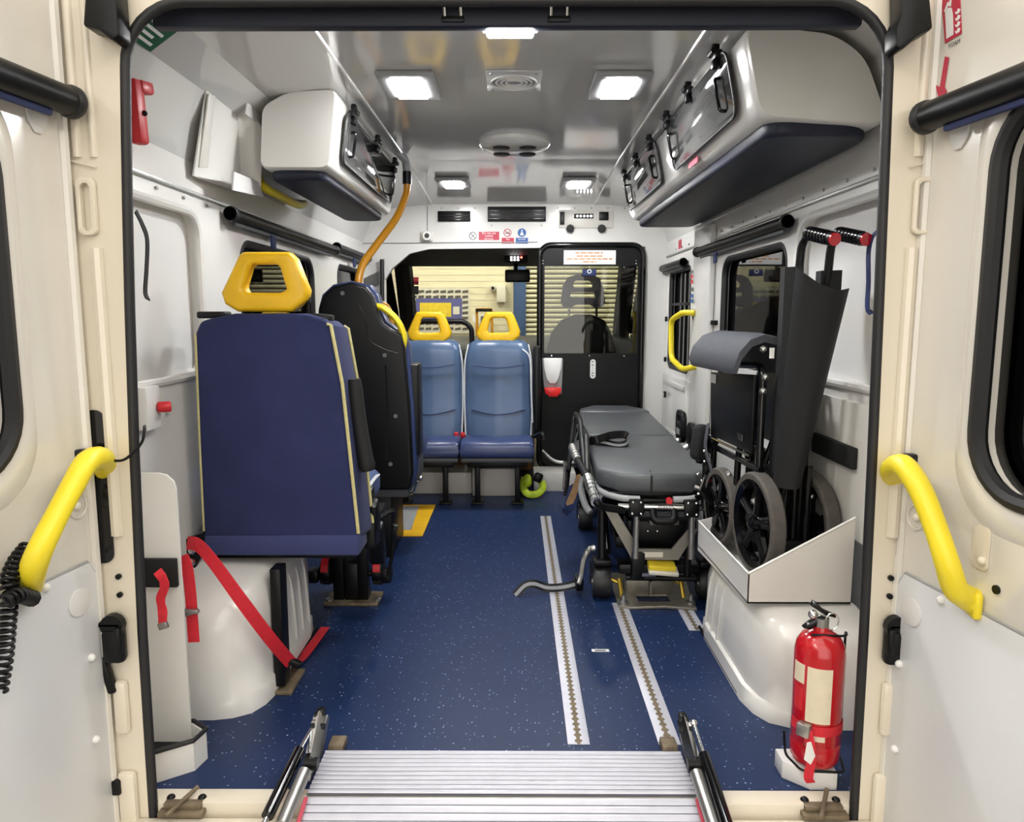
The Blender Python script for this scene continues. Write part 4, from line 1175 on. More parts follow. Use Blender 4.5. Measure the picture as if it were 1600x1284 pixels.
# ---- second seat (dark shell back)
Y = 1.50
t = T('passenger_seat', 'navy seat with a black shell back and yellow side handle, behind the orange pole', 'seat', (-.65, 1.7, 0))
prof = [(496, 520), (497, 485), (503, 463), (520, 447), (548, 441), (572, 448), (584, 464), (590, 488), (598, 505), (610, 514), (626, 522), (632, 545), (640, 640), (645, 740), (640, 766), (505, 766), (500, 640)]
b = B(); b.plate(PY(prof, Y), (0, .05, 0), bev=.012, seg=3); sh = b.done('back_shell', 'black', t)
b = B()
for px, py in ((535, 458), (601, 555), (618, 650), (610, 725)): b.cyl(AY(px, py, Y - .003), AY(px, py, Y + .01), .009, 12)
b.done('screw', 'grey_dark', sh)
b = B(); b.tube(PY([(603, 570), (606, 640), (603, 720)], Y - .001), .004, 6); b.tube(catmull(PY([(560, 475), (572, 500), (577, 530), (600, 545), (622, 552)], Y + .002)), .003, 6); b.done('moulded_rib', 'black', sh)
prof2 = [(x + (6 if x > 560 else -2), y - 3) for x, y in prof]
b = B(); b.plate(PY(prof2, Y + .05), (0, .11, 0), bev=.03, seg=3); b.done('backrest', 'vinyl_dark', t)
b = B(); b.box((-.65, 1.86, .46), (.42, .46, .11), bev=.04, seg=3); b.done('cushion', 'vinyl_dark', t)
b = B(); b.bb((-.84, 1.52, .30), (-.46, 2.05, .40), .01); b.done('seat_box', 'grey_dark', t)
b = B(); b.bb((-.78, 1.62, .0), (-.55, 1.95, .30), .01); b.done('pedestal', 'black', t)
b = B(); b.tube(catmull([AY(586, 478, Y + .04), AY(600, 482, Y + .03), AY(620, 500, Y + .03), AY(631, 525, Y + .04), AY(629, 545, Y + .05)]), .014, 10, flat=1.1); b.done('side_handle', 'yellow_bright', t)
b = B(); b.tube(catmull([AY(590, 476, Y + .30), AY(604, 478, Y + .32), AY(612, 500, Y + .32), AY(610, 540, Y + .30)]), .012, 10); b.done('far_handle', 'orange_pole', t)
b = B(); b.box(AY(617, 523, Y + .06), (.07, .05, .02), (0, .35, 0), bev=.006); b.done('belt_guide', 'black', t)
b = B(); a, c = AY(637, 710, Y + .12), AY(655, 568, Y + .12); b.bb((a.x, Y + .08, a.z), (c.x, Y + .22, c.z), .012); b.done('armrest', 'black', t)
b = B(); b.tube(fillet([AY(600, 771, 2.02), AY(645, 771, 2.02), AY(652, 752, 2.02)], .02), .007, 8); b.box(AY(656, 746, 2.02), (.03, .02, .03), bev=.008); b.done('lever', 'chrome', t)

# ---- pair of rear facing seats by the bulkhead
def pair_seat(cx, lab):
    # built at cx in world x; backrest at y 2.85, cushion front at 2.45
    t = T('passenger_seat', lab, 'seat', (cx, 2.6, 0), 'paired rear facing seats')
    w = .20
    rings = []
    for z, dy, ww in ((.34, -.06, w - .01), (.40, -.05, w), (.52, -.035, w + .002), (.58, -.015, w), (.72, -.02, w - .002), (.80, -.018, w - .004), (.86, -.012, w - .01), (.905, .0, w - .025), (.925, .02, w - .06)):
        prof = []
        for k in range(13):
            u = -1 + k / 6
            prof.append(V((cx + ww * u, 2.86 + dy - .018 * (1 - abs(u)) + (.02 if abs(u) > .9 else 0), z)))
        for k in range(12, -1, -1):
            u = -1 + k / 6
            prof.append(V((cx + ww * u, 2.95, z)))
        rings.append(prof)
    b = B(); b.loft(rings); bk = b.done('backrest', 'vinyl_blue', t, ang=50)
    for s in (-1, 1):
        b = B(); b.tube(catmull([V((cx + s * (w - .02), 2.865, .90)), V((cx + s * w, 2.842, .78)), V((cx + s * (w + .002), 2.83, .55)), V((cx + s * (w - .004), 2.80, .36))]), .005, 6); b.done('piping', 'piping_white', bk)
    for z, dz in ((.785, -.02), (.515, -.03)):
        b = B(); b.tube(catmull([V((cx - .16, 2.815, z)), V((cx - .08, 2.806, z + dz * .7)), V((cx, 2.803, z + dz)), V((cx + .08, 2.806, z + dz * .7)), V((cx + .16, 2.815, z))]), .004, 6); b.done('seam', 'vinyl_dark', bk)
    # cushion
    cr = []
    for y, zt, zb_ in ((2.44, .335, .31), (2.445, .365, .295), (2.47, .385, .285), (2.60, .385, .285), (2.75, .37, .285), (2.86, .35, .285)):
        cr.append([V((cx + w * x, y, z)) for x, z in ((-1, zb_), (-1.03, (zt + zb_) / 2), (-1, zt - .012), (-.9, zt), (0, zt - .006), (.9, zt), (1, zt - .012), (1.03, (zt + zb_) / 2), (1, zb_))])
    b = B(); b.loft(cr); cu = b.done('cushion', 'vinyl_dark', t, ang=50)
    b = B(); b.bb((cx - w, 2.455, .262), (cx + w, 2.86, .288), .008); b.done('cushion_base', 'grey_dark', t)
    # headrest
    c0 = V((cx, 2.87, 1.0))
    k = .00195
    o_, i_ = headrest_pts(0, 0, 1)
    b = B(); b.plate([c0 + V((x * k, 0, -y * k)) for x, y in o_], (0, .05, 0), [[c0 + V((x * k, 0, -y * k)) for x, y in i_]], bev=.012, seg=3); b.done('headrest', 'yellow', t, ang=60)
    b = B(); b.bb((cx - w + .03, 2.50, .225), (cx + w - .03, 2.86, .262), .006); b.done('under_frame', 'black', t)
    for s in (-1, 1):
        b = B(); b.bb((cx + s * .115 - .015, 2.57, .01), (cx + s * .115 + .015, 2.62, .23), .004); b.done('leg', 'black', t)
        b = B(); b.bb((cx + s * .115 - .035, 2.54, .0), (cx + s * .115 + .035, 2.66, .012), .003); b.done('foot', 'black', t)
    return t
pair_seat(-.52, 'blue vinyl rear facing seat, left of the pair by the bulkhead')
t = pair_seat(-.105, 'blue vinyl rear facing seat, right of the pair next to the bulkhead door')
b = B(); b.box((.125, 2.82, .62), (.05, .07, .55), (-.06, 0, 0), bev=.02); b.tube(catmull([V((.115, 2.76, .36)), V((.15, 2.62, .40)), V((.16, 2.60, .37))]), .014, 8); b.done('side_bolster', 'black', t)
b = B(); b.tube(catmull([AY(816, 545, 2.82), AY(828, 560, 2.8), AY(830, 610, 2.78), AY(832, 660, 2.76)]), .005, 6); b.done('bolster_piping', 'piping_white', t)
for px, lab in ((713, 'left'), (723, 'right')):
    b = B(); b.box(AY(px, 679, 2.70), (.028, .03, .03), bev=.006); tag(b.done('belt_buckle', 'red'), 'red seat belt buckle, %s of the two between the paired seats' % lab, 'buckle', 'belt buckles')

# ================================================================== FLOOR FITTINGS LEFT
t = T('floor_hatch', 'grey floor plate with a yellow painted border beside the second seat', 'plate', AZ(640, 815, 0))
y0, y1 = AZ(650, 838, 0).y, AZ(650, 789, 0).y
x1 = AZ(660, 838, 0).x
b = B(); b.plate([V((x, y, .0)) for x, y in ((x1 - .32, y0), (x1, y0), (x1, y1), (x1 - .32, y1))], (0, 0, .003), [[V((x, y, .0)) for x, y in ((x1 - .31, y0 + .1), (x1 - .07, y0 + .1), (x1 - .09, y1 - .02), (x1 - .31, y1 - .02))]]); b.done('yellow_border', 'yellow_paint', t)
b = B(); b.bb((x1 - .32, y0 + .09, 0), (x1 - .075, y1 - .01, .002)); b.done('grey_plate', 'grey_plastic', t)
#END seats

#SECTION arches
# ================================================================== WHEEL ARCHES
def arch(X, s, y0, y1, zt, wall, rear, lab):
    # s = +1: arch bulges to +x from the left wall
    t = T('wheel_arch', lab, 'wheel arch', ((X + wall) / 2, (y0 + y1) / 2, 0), 'white wheel arches')
    rings = []
    prof = [(0, 1.0), (.08, 1.0), (.16, .995), (.80, .97), (.90, .94), (.96, .86), (1.0, .70), (1.0, .45), (1.0, .18), (1.035, .165), (1.045, 0), (0, 0)]
    def ring(dy, sx, sz):
        return [V((wall + (X - wall) * a * sx, dy, zt * c * sz)) for a, c in prof]
    rings = [ring(y0, .52, .62), ring(y0 + .01, .70, .78), ring(y0 + .035, .86, .88), ring(y0 + .08, .95, .95), ring(y0 + .15, 1, 1), ring(y1 - .12, 1, 1), ring(y1 - .05, .96, .93), ring(y1 - .01, .85, .8), ring(y1, .6, .6)]
    b = B(); b.loft(rings); a = b.done('shell', 'white', t, ang=60)
    b = B()
    for k in range(3):
        y = y1 - .12 - k * .07
        xx = X + s * .002
        b.tube(catmull([V((xx, y + .02, zt * .15)), V((xx, y, zt * .45)), V((xx - s * .004, y - .01, zt * .68)), V((xx - s * .02, y - .02, zt * .86))]), .006, 6)
    b.done('moulded_rib', 'white', t)
    b = B(); b.tube([V((X + s * .008, y0 + .18, .006)), V((X + s * .008, y1 - .04, .006))], .006, 6); b.done('floor_sealant', 'black', t)
arch(-.695, 1, .29, .90, .365, WL, 0, 'white moulded wheel arch on the left under the nearest seat')
arch(.645, -1, .25, .92, .30, WR, 0, 'white moulded wheel arch on the right under the wheelchair tray')

# tray on the right arch
t = T('wheelchair_tray', 'white angled sheet metal tray under the folded wheelchair', 'tray', (.78, .64, .29))
tx = .63
za, zn = .385, .30
zr = AY(1335, 808, .365).z
b = B(); b.plate([V((tx, .365, zn)), V((tx, .365, za)), V((tx, .91, .375)), V((tx, .91, .27))], (.003, 0, 0)); b.done('side_wall', 'white_panel', t)
b = B(); b.plate([V((tx, .365, zn)), V((WR - .03, .365, zn)), V((WR - .03, .365, zr)), V((tx, .365, za))], (0, .003, 0)); b.done('rear_wall', 'white_board', t)
b = B(); b.plate([V((tx, .365, zn)), V((tx, .91, .285)), V((WR - .03, .91, .285)), V((WR - .03, .365, zn))], (0, 0, .004)); b.done('floor_plate', 'white_panel', t)
b = B(); b.plate([V((tx, .91, .27)), V((tx, .91, .375)), V((WR - .03, .91, .45)), V((WR - .03, .91, .27))], (0, .003, 0)); b.done('front_wall', 'white_panel', t)
b = B(); b.tube([V((tx, .365, za)), V((tx, .91, .375))], .003, 6); b.tube([V((tx, .365, za)), V((WR - .03, .365, zr))], .003, 6); b.done('edge_hem', 'sign_white', t)

# ------------------------------------------------------------------ wheelchair
CX = V((math.cos(R(5)), math.sin(R(5)), 0))       # chair's right
CY = V((-math.sin(R(5)), math.cos(R(5)), 0))      # chair's forward
WO = V((.80, .60, 0))
def Q(x, y, z): return WO + CX * x + CY * y + V((0, 0, z))
t = T('wheelchair', 'folded black wheelchair standing in the white tray', 'wheelchair', Q(0, 0, .29))
def wheel(c, r, w, spokes, tyre, nm):
    h = w * .5
    b = B(); b.lathe([(r - .024, -h * .9), (r - .006, -h), (r, -h * .7), (r, h * .7), (r - .006, h), (r - .024, h * .9), (r - .024, -h * .9)], c, CX, 40); b.f = b.f[:-2]; b.seg[-1] = (0, 0, len(b.v), len(b.f)); wh = b.done(nm, tyre, t)
    b = B(); b.lathe([(r - .04, -h * .6), (r - .022, -h * 1.02), (r - .022, h * 1.02), (r - .04, h * .6), (r - .04, -h * .6)], c, CX, 40)
    b.f = b.f[:-2]; b.seg[-1] = (0, 0, len(b.v), len(b.f))
    for k in range(spokes):
        a = 2 * math.pi * (k + .3) / spokes
        d = CY * math.cos(a) + V((0, 0, math.sin(a)))
        tv = CX.cross(d)
        b.loft([[c + d * rr + tv * (q * hw) + CX * (e * th) for q, e in ((-1, -.5), (-.3, -1), (.3, -1), (1, -.5), (1, .5), (.3, 1), (-.3, 1), (-1, .5))] for rr, hw, th in ((.015, .016, .016), (r * .5, .018, .012), (r - .03, .026, .014))])
    b.lathe([(.014, -h * 1.3), (.028, -h * 1.0), (.028, h * 1.0), (.014, h * 1.3)], c, CX, 16); b.done('rim', 'black_gloss', wh)
    return wh
wheel(Q(-.075, 0, .46), .153, .044, 5, 'tyre_grey', 'rear_wheel')
wheel(Q(.085, 0, .46), .153, .044, 5, 'tyre_grey', 'rear_wheel')
wheel(Q(-.085, .27, .44), .13, .034, 5, 'tyre_grey', 'front_wheel')
wheel(Q(.08, .27, .44), .13, .034, 5, 'tyre_grey', 'front_wheel')
# back posts with push handles
for s, gx in ((-1, -.022), (1, .062)):
    top = 1.30
    p = [Q(s * .045, -.01, .36), Q(s * .045, -.03, .85), Q(gx, -.075, 1.18), Q(gx, -.085, 1.295), Q(gx + .012, -.21, 1.275)]
    b = B(); b.tube(fillet(p, .05), .0115, 10); b.done('back_post', 'black', t)
    g0, g1 = Q(gx + .002, -.115, 1.297), Q(gx + .014, -.23, 1.270)
    b = B(); b.cyl(g0, g1, .0175, 14); g = b.done('push_handle', 'black', t)
    b = B()
    for k in range(7): b.cyl(g0.lerp(g1, .1 + k * .12), g0.lerp(g1, .15 + k * .12), .0195, 14)
    b.done('grip_ridge', 'black_gloss', g)
    b = B(); b.cyl(g1, g1 + (g1 - g0).normalized() * .006, .0165, 14); b.done('end_plug', 'red_paint', g)
# folded back sling between the posts: left flap and hanging main panel
def sling(rows, m, nm, th=.006):
    b = B()
    rings = [[p for p in row] + [p + V((.0, th, 0)) for p in reversed(row)] for row in rows]
    b.loft(rings); return b.done(nm, m, t, ang=60)
rows = []
for k in range(9):
    f_ = k / 8
    z = 1.205 - f_ * .62
    zr_ = 1.15 - f_ * .565
    xl, xr = -.045 - .015 * f_, .10 - .085 * f_
    yy = -.11 + .05 * f_
    row = []
    for j in range(7):
        u = j / 6
        row.append(Q(xl + (xr - xl) * u, yy - .045 * math.sin(u * math.pi * .9) , z + (zr_ - z) * u - .03 * math.sin(u * math.pi) * (1 - f_)))
    rows.append(row)
sling(rows, 'black_cloth', 'back_sling')
b = B(); b.loft([[Q(x, y, z) for x, y in ((-.055, -.06), (-.02, -.10), (-.015, -.03), (-.05, -.02))] for z in (.62, .9, 1.21)]); b.done('sling_sleeve', 'black_cloth', t)
b = B(); b.loft([[Q(x, y, z) for x, y in ((.045, -.07), (.09, -.10), (.10, -.05), (.05, -.03))] for z in (1.09, 1.14, 1.20)]); b.done('sling_sleeve', 'black_cloth', t)
# seat sling pushed up: curved grey pad
rows = []
for k in range(7):
    f_ = k / 6
    a = -1.15 + f_ * 2.3
    rows.append((math.sin(a) * .085, math.cos(a) * .075))
b = B()
rings = []
for (y, z) in [(.0, 0)]:
    pass
pad = [(-.10, -.035), (-.085, .01), (-.05, .05), (-.005, .065), (.04, .055), (.075, .02), (.085, -.04)]
prof = [V((0, 0, 0))]
rings = []
for yv_ in (.02, .06, .24, .40, .44):
    k = 1.0 if .05 < yv_ < .42 else .93
    rings.append([Q(-.065 + x * k, yv_, .96 + z * k) for x, z in pad] + [Q(-.065 + x * k * .9, yv_, .95 + z * k - .012) for x, z in reversed(pad)])
b.loft(rings); b.done('seat_sling', 'grey_cloth', t, ang=60)
# side panels, arm frames
b = B(); b.plate([Q(-.085, y, z) for y, z in ((.05, .66), (.40, .66), (.42, .88), (.05, .90))], CX * .012, bev=.004); sp = b.done('side_panel', 'black', t)
b = B(); b.plate([Q(-.087, y, z) for y, z in ((.36, .845), (.405, .845), (.405, .875), (.36, .875))], -CX * .001); b.done('label', 'sign_white', sp)
b = B(); b.box(Q(-.088, .13, .70), (.002, .05, .02)); b.tube([Q(-.09, .05, .655), Q(-.09, .40, .655)], .004, 6); b.done('trim_strip', 'chrome', sp)
b = B(); b.plate([Q(.07, y, z) for y, z in ((.05, .66), (.40, .66), (.40, .88), (.05, .90))], CX * .012, bev=.004); b.done('side_panel', 'black', t)
for s in (-1, 1):
    b = B()
    x = s * .07
    b.tube(fillet([Q(x, .02, .40), Q(x, .02, .93), Q(x, .36, .91), Q(x, .40, .64), Q(x, .40, .40)], .05), .011, 10)
    b.tube([Q(x, .0, .62), Q(x, .42, .62)], .011, 10); b.tube([Q(x, .0, .40), Q(x, .40, .40)], .011, 10)
    b.tube(fillet([Q(x, .10, .64), Q(x, .14, .70), Q(x, .18, .64), Q(x, .19, .44)], .03), .011, 10)
    b.done('side_frame', 'black_gloss', t)
b = B()
b.tube([Q(-.07, .12, .42), Q(.07, .12, .86)], .01, 8); b.tube([Q(.07, .16, .42), Q(-.07, .16, .86)], .01, 8)
b.done('cross_brace', 'black', t)
b = B()
for x_, y_ in ((-.02, -.05), (.02, -.03), (.05, -.05)): b.tube([Q(x_, y_, .34), Q(x_, y_, .64)], .012, 10)
b.done('rear_tube', 'black_gloss', t)
b = B(); b.box(Q(.01, .06, .50), (.09, .14, .24), (0, 0, R(5)), bev=.03, seg=3); b.done('folded_seat_bag', 'black_cloth', t)
# brackets, bolts and brake levers
b = B()
for p in ((-.09, -.02, .98), (-.085, -.03, .90), (-.09, -.03, .86), (-.085, .0, .60), (-.08, .02, .52), (.02, -.04, .60), (.06, -.05, .55), (-.085, .22, .56)):
    b.ball(Q(*p), .011, sub=1)
b.done('bolt', 'steel', t)
b = B(); b.box(Q(-.075, -.045, .97), (.012, .006, .03)); b.done('reflector', 'sign_white', t)
b = B(); b.box(Q(.02, -.03, .40), (.16, .05, .04), bev=.01); b.box(Q(-.02, .10, .36), (.14, .08, .03), bev=.01); b.box(Q(-.05, -.06, .50), (.03, .03, .06), bev=.008); b.tube(catmull([Q(-.03, -.04, .80), Q(-.02, -.07, .66), Q(-.04, -.06, .50)]), .006, 6); b.done('brake_block', 'black', t)
# front rigging: leg rest, calf pad and footplate
b = B()
for s in (-1, 1):
    b.tube(fillet([Q(s * .08, .36, .64), Q(s * .08, .42, .66), Q(s * .08, .45, .60), Q(s * .08, .45, .38)], .05), .012, 10)
b.done('leg_rest', 'black', t)
b = B(); b.box(Q(-.10, .46, .625), (.06, .05, .13), (0, .1, .2), bev=.02, seg=3); b.done('calf_pad', 'black_cloth', t)
b = B(); b.box(Q(-.085, .40, .47), (.07, .14, .012), (.5, .9, 0), bev=.004); b.done('footplate', 'black', t)
b = B()
for k in range(10): b.box(Q(-.085 + random.uniform(-.02, .03), .43 + random.uniform(-.06, .05), .43 + k * .022), (.025, .03, .018), (random.random(), random.random(), 0), bev=.005)
b.done('rigging_joint', 'black', t)
b = B()
for k in range(8): b.ball(Q(-.10 + random.uniform(-.01, .03), .42 + random.uniform(-.05, .04), .44 + k * .024), .007, sub=1)
b.cyl(Q(-.12, .43, .47), Q(-.09, .40, .46), .012, 8); b.done('rigging_bolt', 'chrome', t)
b = B(); b.ribbon(catmull([Q(-.09, .41, .70), Q(-.105, .39, .62), Q(-.10, .34, .55), Q(-.09, .32, .48)]), .03, .003, (0, 1, 0)); b.done('lap_strap', 'grey_cloth', t)
t = T('tether_strap', 'wide black strap holding the wheelchair to the right wall', 'strap', (WR - .03, .42, .70))
a, c = AX(1290, 705, WR - .035), AX(1328, 705, WR - .035)
b = B(); b.bb((WR - .03, c.y, .66), (WR - .012, a.y + .12, .72), .004); b.done('webbing', 'black_cloth', t)

# ================================================================== FIRE EXTINGUISHER
ex = V((.70, .055, .048))
t = T('fire_extinguisher', 'red foam fire extinguisher strapped beside the right rear seal', 'extinguisher', ex)
b = B(); b.lathe([(.035, 0), (.05, .004), (.055, .015), (.0553, .05), (.0545, .052), (.0545, .056), (.0553, .058), (.0555, .265), (.052, .285), (.042, .302), (.026, .312), (.018, .316), (.016, .325)], ex, (0, 0, 1), 36); b.done('cylinder', 'red_paint', t)
def arcplate(r, a0, a1, z0, z1, n=10):
    rings = []
    for zz in (z0, z1): pass
    vs = []
    out = []; 
    for i in range(n + 1):
        a = R(a0 + (a1 - a0) * i / n); out.append((math.cos(a), math.sin(a)))
    rr = [[ex + V((r * x, r * y, z0)), ex + V((r * x, r * y, z1)), ex + V(((r + .001) * x, (r + .001) * y, z1)), ex + V(((r + .001) * x, (r + .001) * y, z0))] for x, y in out]
    b = B(); b.loft(rr); return b
arcplate(.0555, 222, 278, .115, .245).done('instruction_label', 'label_cream', t)
arcplate(.0555, 182, 215, .20, .245).done('small_label', 'label_cream', t)
arcplate(.0555, 225, 268, .072, .088).done('lower_label', 'label_cream', t)
b = B()
for k in range(3): pass
arcplate(.0556, 188, 214, .135, .19, 6).done('brand_panel', 'red', t)
b = B(); b.cyl(ex + V((0, 0, .32)), ex + V((0, 0, .345)), .016, 14); b.done('valve', 'steel', t)
b = B(); b.plate([ex + V((x, -.008, z)) for x, z in ((-.03, .375), (.005, .352), (.03, .345), (.03, .352), (.0, .366), (-.02, .386))], (0, .016, 0), bev=.003); b.plate([ex + V((x, -.008, z)) for x, z in ((-.045, .322), (-.03, .335), (-.005, .35), (.01, .345), (.005, .335), (-.03, .318))], (0, .016, 0), bev=.003); b.done('lever', 'black_gloss', t)
b = B(); b.ball(ex + V((-.026, -.012, .357)), .011); b.tube([ex + V((.018 + .015 * math.cos(a), -.012, .34 + .02 * math.sin(a))) for a in [i * math.pi / 8 for i in range(16)]], .0016, 6, closed=True); b.done('safety_pin', 'chrome', t)
b = B()
b.tube(fillet([ex + V((-.03, -.02, .312)), ex + V((.02, -.025, .312)), ex + V((.06, .0, .30)), ex + V((.07, .03, .30)), ex + V((.07, .03, 0)), ex + V((.05, -.05, -.004)), ex + V((-.045, -.045, -.004)), ex + V((-.06, .02, -.004)), ex + V((-.062, .03, .05))], .015), .003, 8)
b.done('wire_bracket', 'black', t)
arcplate(.0562, 180, 360, .085, .108, 16).done('strap', 'red_strap', t)
b = B(); p = ex + V((-.045, -.045, .098)); b.box(p, (.022, .03, .03), (0, 0, R(45)), bev=.003); b.done('buckle', 'steel', t)
b = B(); b.ribbon(catmull([ex + V((-.042, -.055, .10)), ex + V((-.036, -.062, .07)), ex + V((-.033, -.062, .03)), ex + V((-.035, -.058, -.01)), ex + V((-.028, -.056, -.025))]), .020, .002, (1, -.4, 0)); b.done('strap_tail', 'red_strap', t)
b = B(); b.plate([ex + V((x, -.066 + x * .2, z)) for x, z in ((-.055, .045), (-.05, .085), (-.04, .085), (-.028, .05), (-.038, .03))], (0, .001, 0)); b.done('tag', 'sign_white', t)
t = T('extinguisher_base', 'small white angled block on the floor below the fire extinguisher', 'block', (.70, .05, 0))
b = B(); b.plate([V((x, y, .0)) for x, y in ((.625, .10), (.625, .05), (.675, .005), (.735, .005), (.735, .10))], (0, 0, .043), bev=.002); b.done('block', 'white_panel', t)
#END arches

#SECTION stretcher
# ================================================================== STRETCHER
SO = V((.51, 1.06, 0))
SA = math.atan2(.08, 1.9)
SX = V((math.cos(SA), -math.sin(SA), 0)); SY = V((math.sin(SA), math.cos(SA), 0))
def S(x, y, z): return SO + SX * x + SY * y + V((0, 0, z))
t = T('stretcher', 'ambulance stretcher with a dark grey mattress along the right side', 'stretcher', S(0, .9, 0))
def cushion(outline, z0, z1, nm, bev=.022):
    b = B(); b.plate([S(x, y, z0) for x, y in outline], (0, 0, z1 - z0), bev=bev, seg=3); return b.done(nm, 'mattress', t, ang=50)
m1 = cushion([(-.135, .0), (-.02, -.012), (.135, -.005), (.205, .09), (.21, .85), (-.21, .85), (-.21, .10)], .435, .508, 'mattress_section', .02)
m2 = cushion([(-.21, .853), (.21, .853), (.21, 1.66), (-.21, 1.66)], .44, .512, 'mattress_section')
m3 = cushion([(-.21, 1.663), (.21, 1.663), (.20, 1.76), (.11, 1.93), (-.12, 1.93), (-.20, 1.78)], .445, .52, 'mattress_section')
b = B(); b.tube([S(-.02, -.016, .437), S(-.02, -.014, .50), S(-.018, .04, .5085)], .0035, 6); b.done('seam', 'black_matt', m1)
# base board and frame rails
b = B(); b.plate([S(x, y, .415) for x, y in ((-.17, .02), (.17, .02), (.20, .12), (.20, 1.85), (-.20, 1.85), (-.20, .12))], (0, 0, .02), bev=.004); b.done('base_board', 'black', t)
for s in (-1, 1):
    b = B(); b.tube(catmull([S(s * .06, -.012, .415), S(s * .13, -.005, .418), S(s * .19, .06, .422), S(s * .205, .2, .422)]), .012, 10); b.done('bumper_rail', 'grey_plastic', t)
    b = B(); b.tube([S(s * .20, .1, .40), S(s * .20, 1.85, .40)], .016, 10); b.done('side_rail', 'steel', t)
b = B(); b.cyl(S(.045, -.022, .412), S(.045, -.01, .412), .012, 14); rb = b.done('release_button', 'red', t)
b = B(); b.bb(S(-.10, -.012, .40) , S(.12, .03, .415), .004); b.done('foot_rim', 'black', t)
# cross bar with clamps
zb_ = AY(1040, 793, 1.02).z
b = B(); b.cyl(S(-.14, -.03, zb_), S(.20, -.03, zb_), .012, 14); cb = b.done('cross_bar', 'chrome', t)
text('FERNO', .018, S(.03, -.0425, zb_), SX, (0, 0, 1), 'ink', 'lettering', cb)
for x in (-.075, .12):
    b = B(); b.box(S(x, -.03, zb_ - .005), (.055, .05, .055), bev=.008); b.box(S(x, -.03, zb_ + .02), (.05, .045, .014), bev=.004); cl = b.done('clamp', 'black', t)
    b = B()
    for dx, dz in ((-.014, .022), (.014, .022), (-.016, -.02), (.016, -.02)): b.ball(S(x + dx, -.056, zb_ + dz), .0055, sub=1)
    b.done('bolt', 'chrome', cl)
b = B(); b.tube(fillet([S(-.015, -.03, zb_ - .01), S(-.015, -.055, zb_ - .045), S(.06, -.055, zb_ - .045), S(.06, -.03, zb_ - .01)], .02), .016, 10); b.done('pull_handle', 'black', t)
b = B(); b.cyl(S(-.065, -.035, zb_ - .03), S(.11, -.035, zb_ - .03), .018, 12); b.done('foot_bar', 'black', t)
# patterned covers on the left handle tube
lp_ = [AY(894, 698, 1.55), AY(903, 720, 1.4), AY(918, 745, 1.15), AY(932, 785, .98), AY(940, 792, 1.0), AY(975, 797, 1.03)]
b = B(); b.tube(fillet(lp_, .03), .014, 10); b.done('push_bar', 'black', t)
def wrap(a, c, r, n):
    b = B()
    for i in range(n):
        p = V(a).lerp(V(c), i / n); q = V(a).lerp(V(c), (i + .85) / n)
        b.cyl(p, q, r * random.uniform(.92, 1.08), 12)
    return b
wrap(lp_[2], lp_[3], .019, 7).done('wrapped_grip', 'chrome', t)
wrap(lp_[0], lp_[1], .018, 6).done('wrapped_grip', 'steel', t)
# dropped side guard on the left
b = B(); b.tube(fillet([AY(888, 735, 1.7), AY(899, 645, 1.95), AY(906, 655, 1.8), AY(910, 690, 1.6), AY(916, 760, 1.25)], .03), .012, 10); b.tube(fillet([AY(897, 700, 1.75), AY(908, 665, 1.85), AY(916, 680, 1.6), AY(918, 740, 1.3)], .03), .012, 10); b.tube([AY(889, 720, 1.75), AY(884, 775, 1.7)], .011, 8); b.box(S(-.235, .45, .43), (.02, .5, .06), (0, 0, -SA), bev=.008); b.done('side_guard', 'black', t)
b = B(); b.tube([AY(884, 720, 1.72), AY(882, 765, 1.72)], .010, 8); b.cyl(AY(904, 690, 1.72), AY(905, 706, 1.68), .015, 8); b.done('guard_tube', 'chrome', t)
b = B(); b.loft([[AY(a, c, y) for a, c, y in r_] for r_ in ([(888, 760, 1.62), (896, 755, 1.58), (900, 760, 1.55), (893, 765, 1.60)], [(880, 800, 1.62), (892, 790, 1.55), (897, 795, 1.52), (886, 806, 1.6)], [(872, 785, 1.65), (878, 795, 1.6), (880, 798, 1.6), (875, 792, 1.65)])]); b.done('cloth_bag', 'strap_blue', t)
b = B(); b.loft([[AY(a, c, y) for a, c, y in r_] for r_ in ([(901, 742, 1.38), (907, 740, 1.36), (908, 744, 1.34), (902, 746, 1.36)], [(893, 765, 1.4), (902, 765, 1.35), (903, 768, 1.33), (894, 770, 1.38)], [(884, 786, 1.42), (895, 783, 1.36), (896, 786, 1.34), (886, 790, 1.4)])]); b.done('tan_strap', 'tan_cloth', t)
b = B(); b.tube(catmull([AY(912, 745, 1.3), AY(908, 765, 1.28), AY(915, 790, 1.22), AY(922, 800, 1.2)]), .013, 8); b.done('strap_bundle', 'grey_strap', t)
# black paddles on the right side
pd = rrect(0, 0, .13, .15, .04)
b = B(); q0 = S(.27, 1.05, .44)
b.plate([q0 + SY * (u - .05) + V((0, 0, v)) for u, v in rrect(0, 0, .19, .155, .045)], SX * .025, [[q0 + SY * (u - .05) + V((0, 0, v)) for u, v in rrect(.05, .085, .14, .13, .015)]], bev=.006); pdl = b.done('arm_paddle', 'black', t)
b = B(); b.box(q0 + SY * .05 + V((-.002, 0, .05)), (.002, .07, .03)); b.done('label', 'grey_plastic', pdl)
b = B(); q1 = S(.28, .80, .44); b.plate([q1 + SY * u + V((0, 0, v)) for u, v in rrect(0, 0, .15, .125, .05)], SX * .03, bev=.01); b.done('arm_paddle', 'black', t)
b = B(); b.cyl(S(.235, .9, .42), S(.29, .9, .45), .016, 10); b.cyl(S(.235, 1.1, .42), S(.29, 1.1, .45), .016, 10); b.cyl(S(.225, .12, .42), S(.235, .35, .43), .018, 10); b.done('paddle_hinge', 'steel', t)
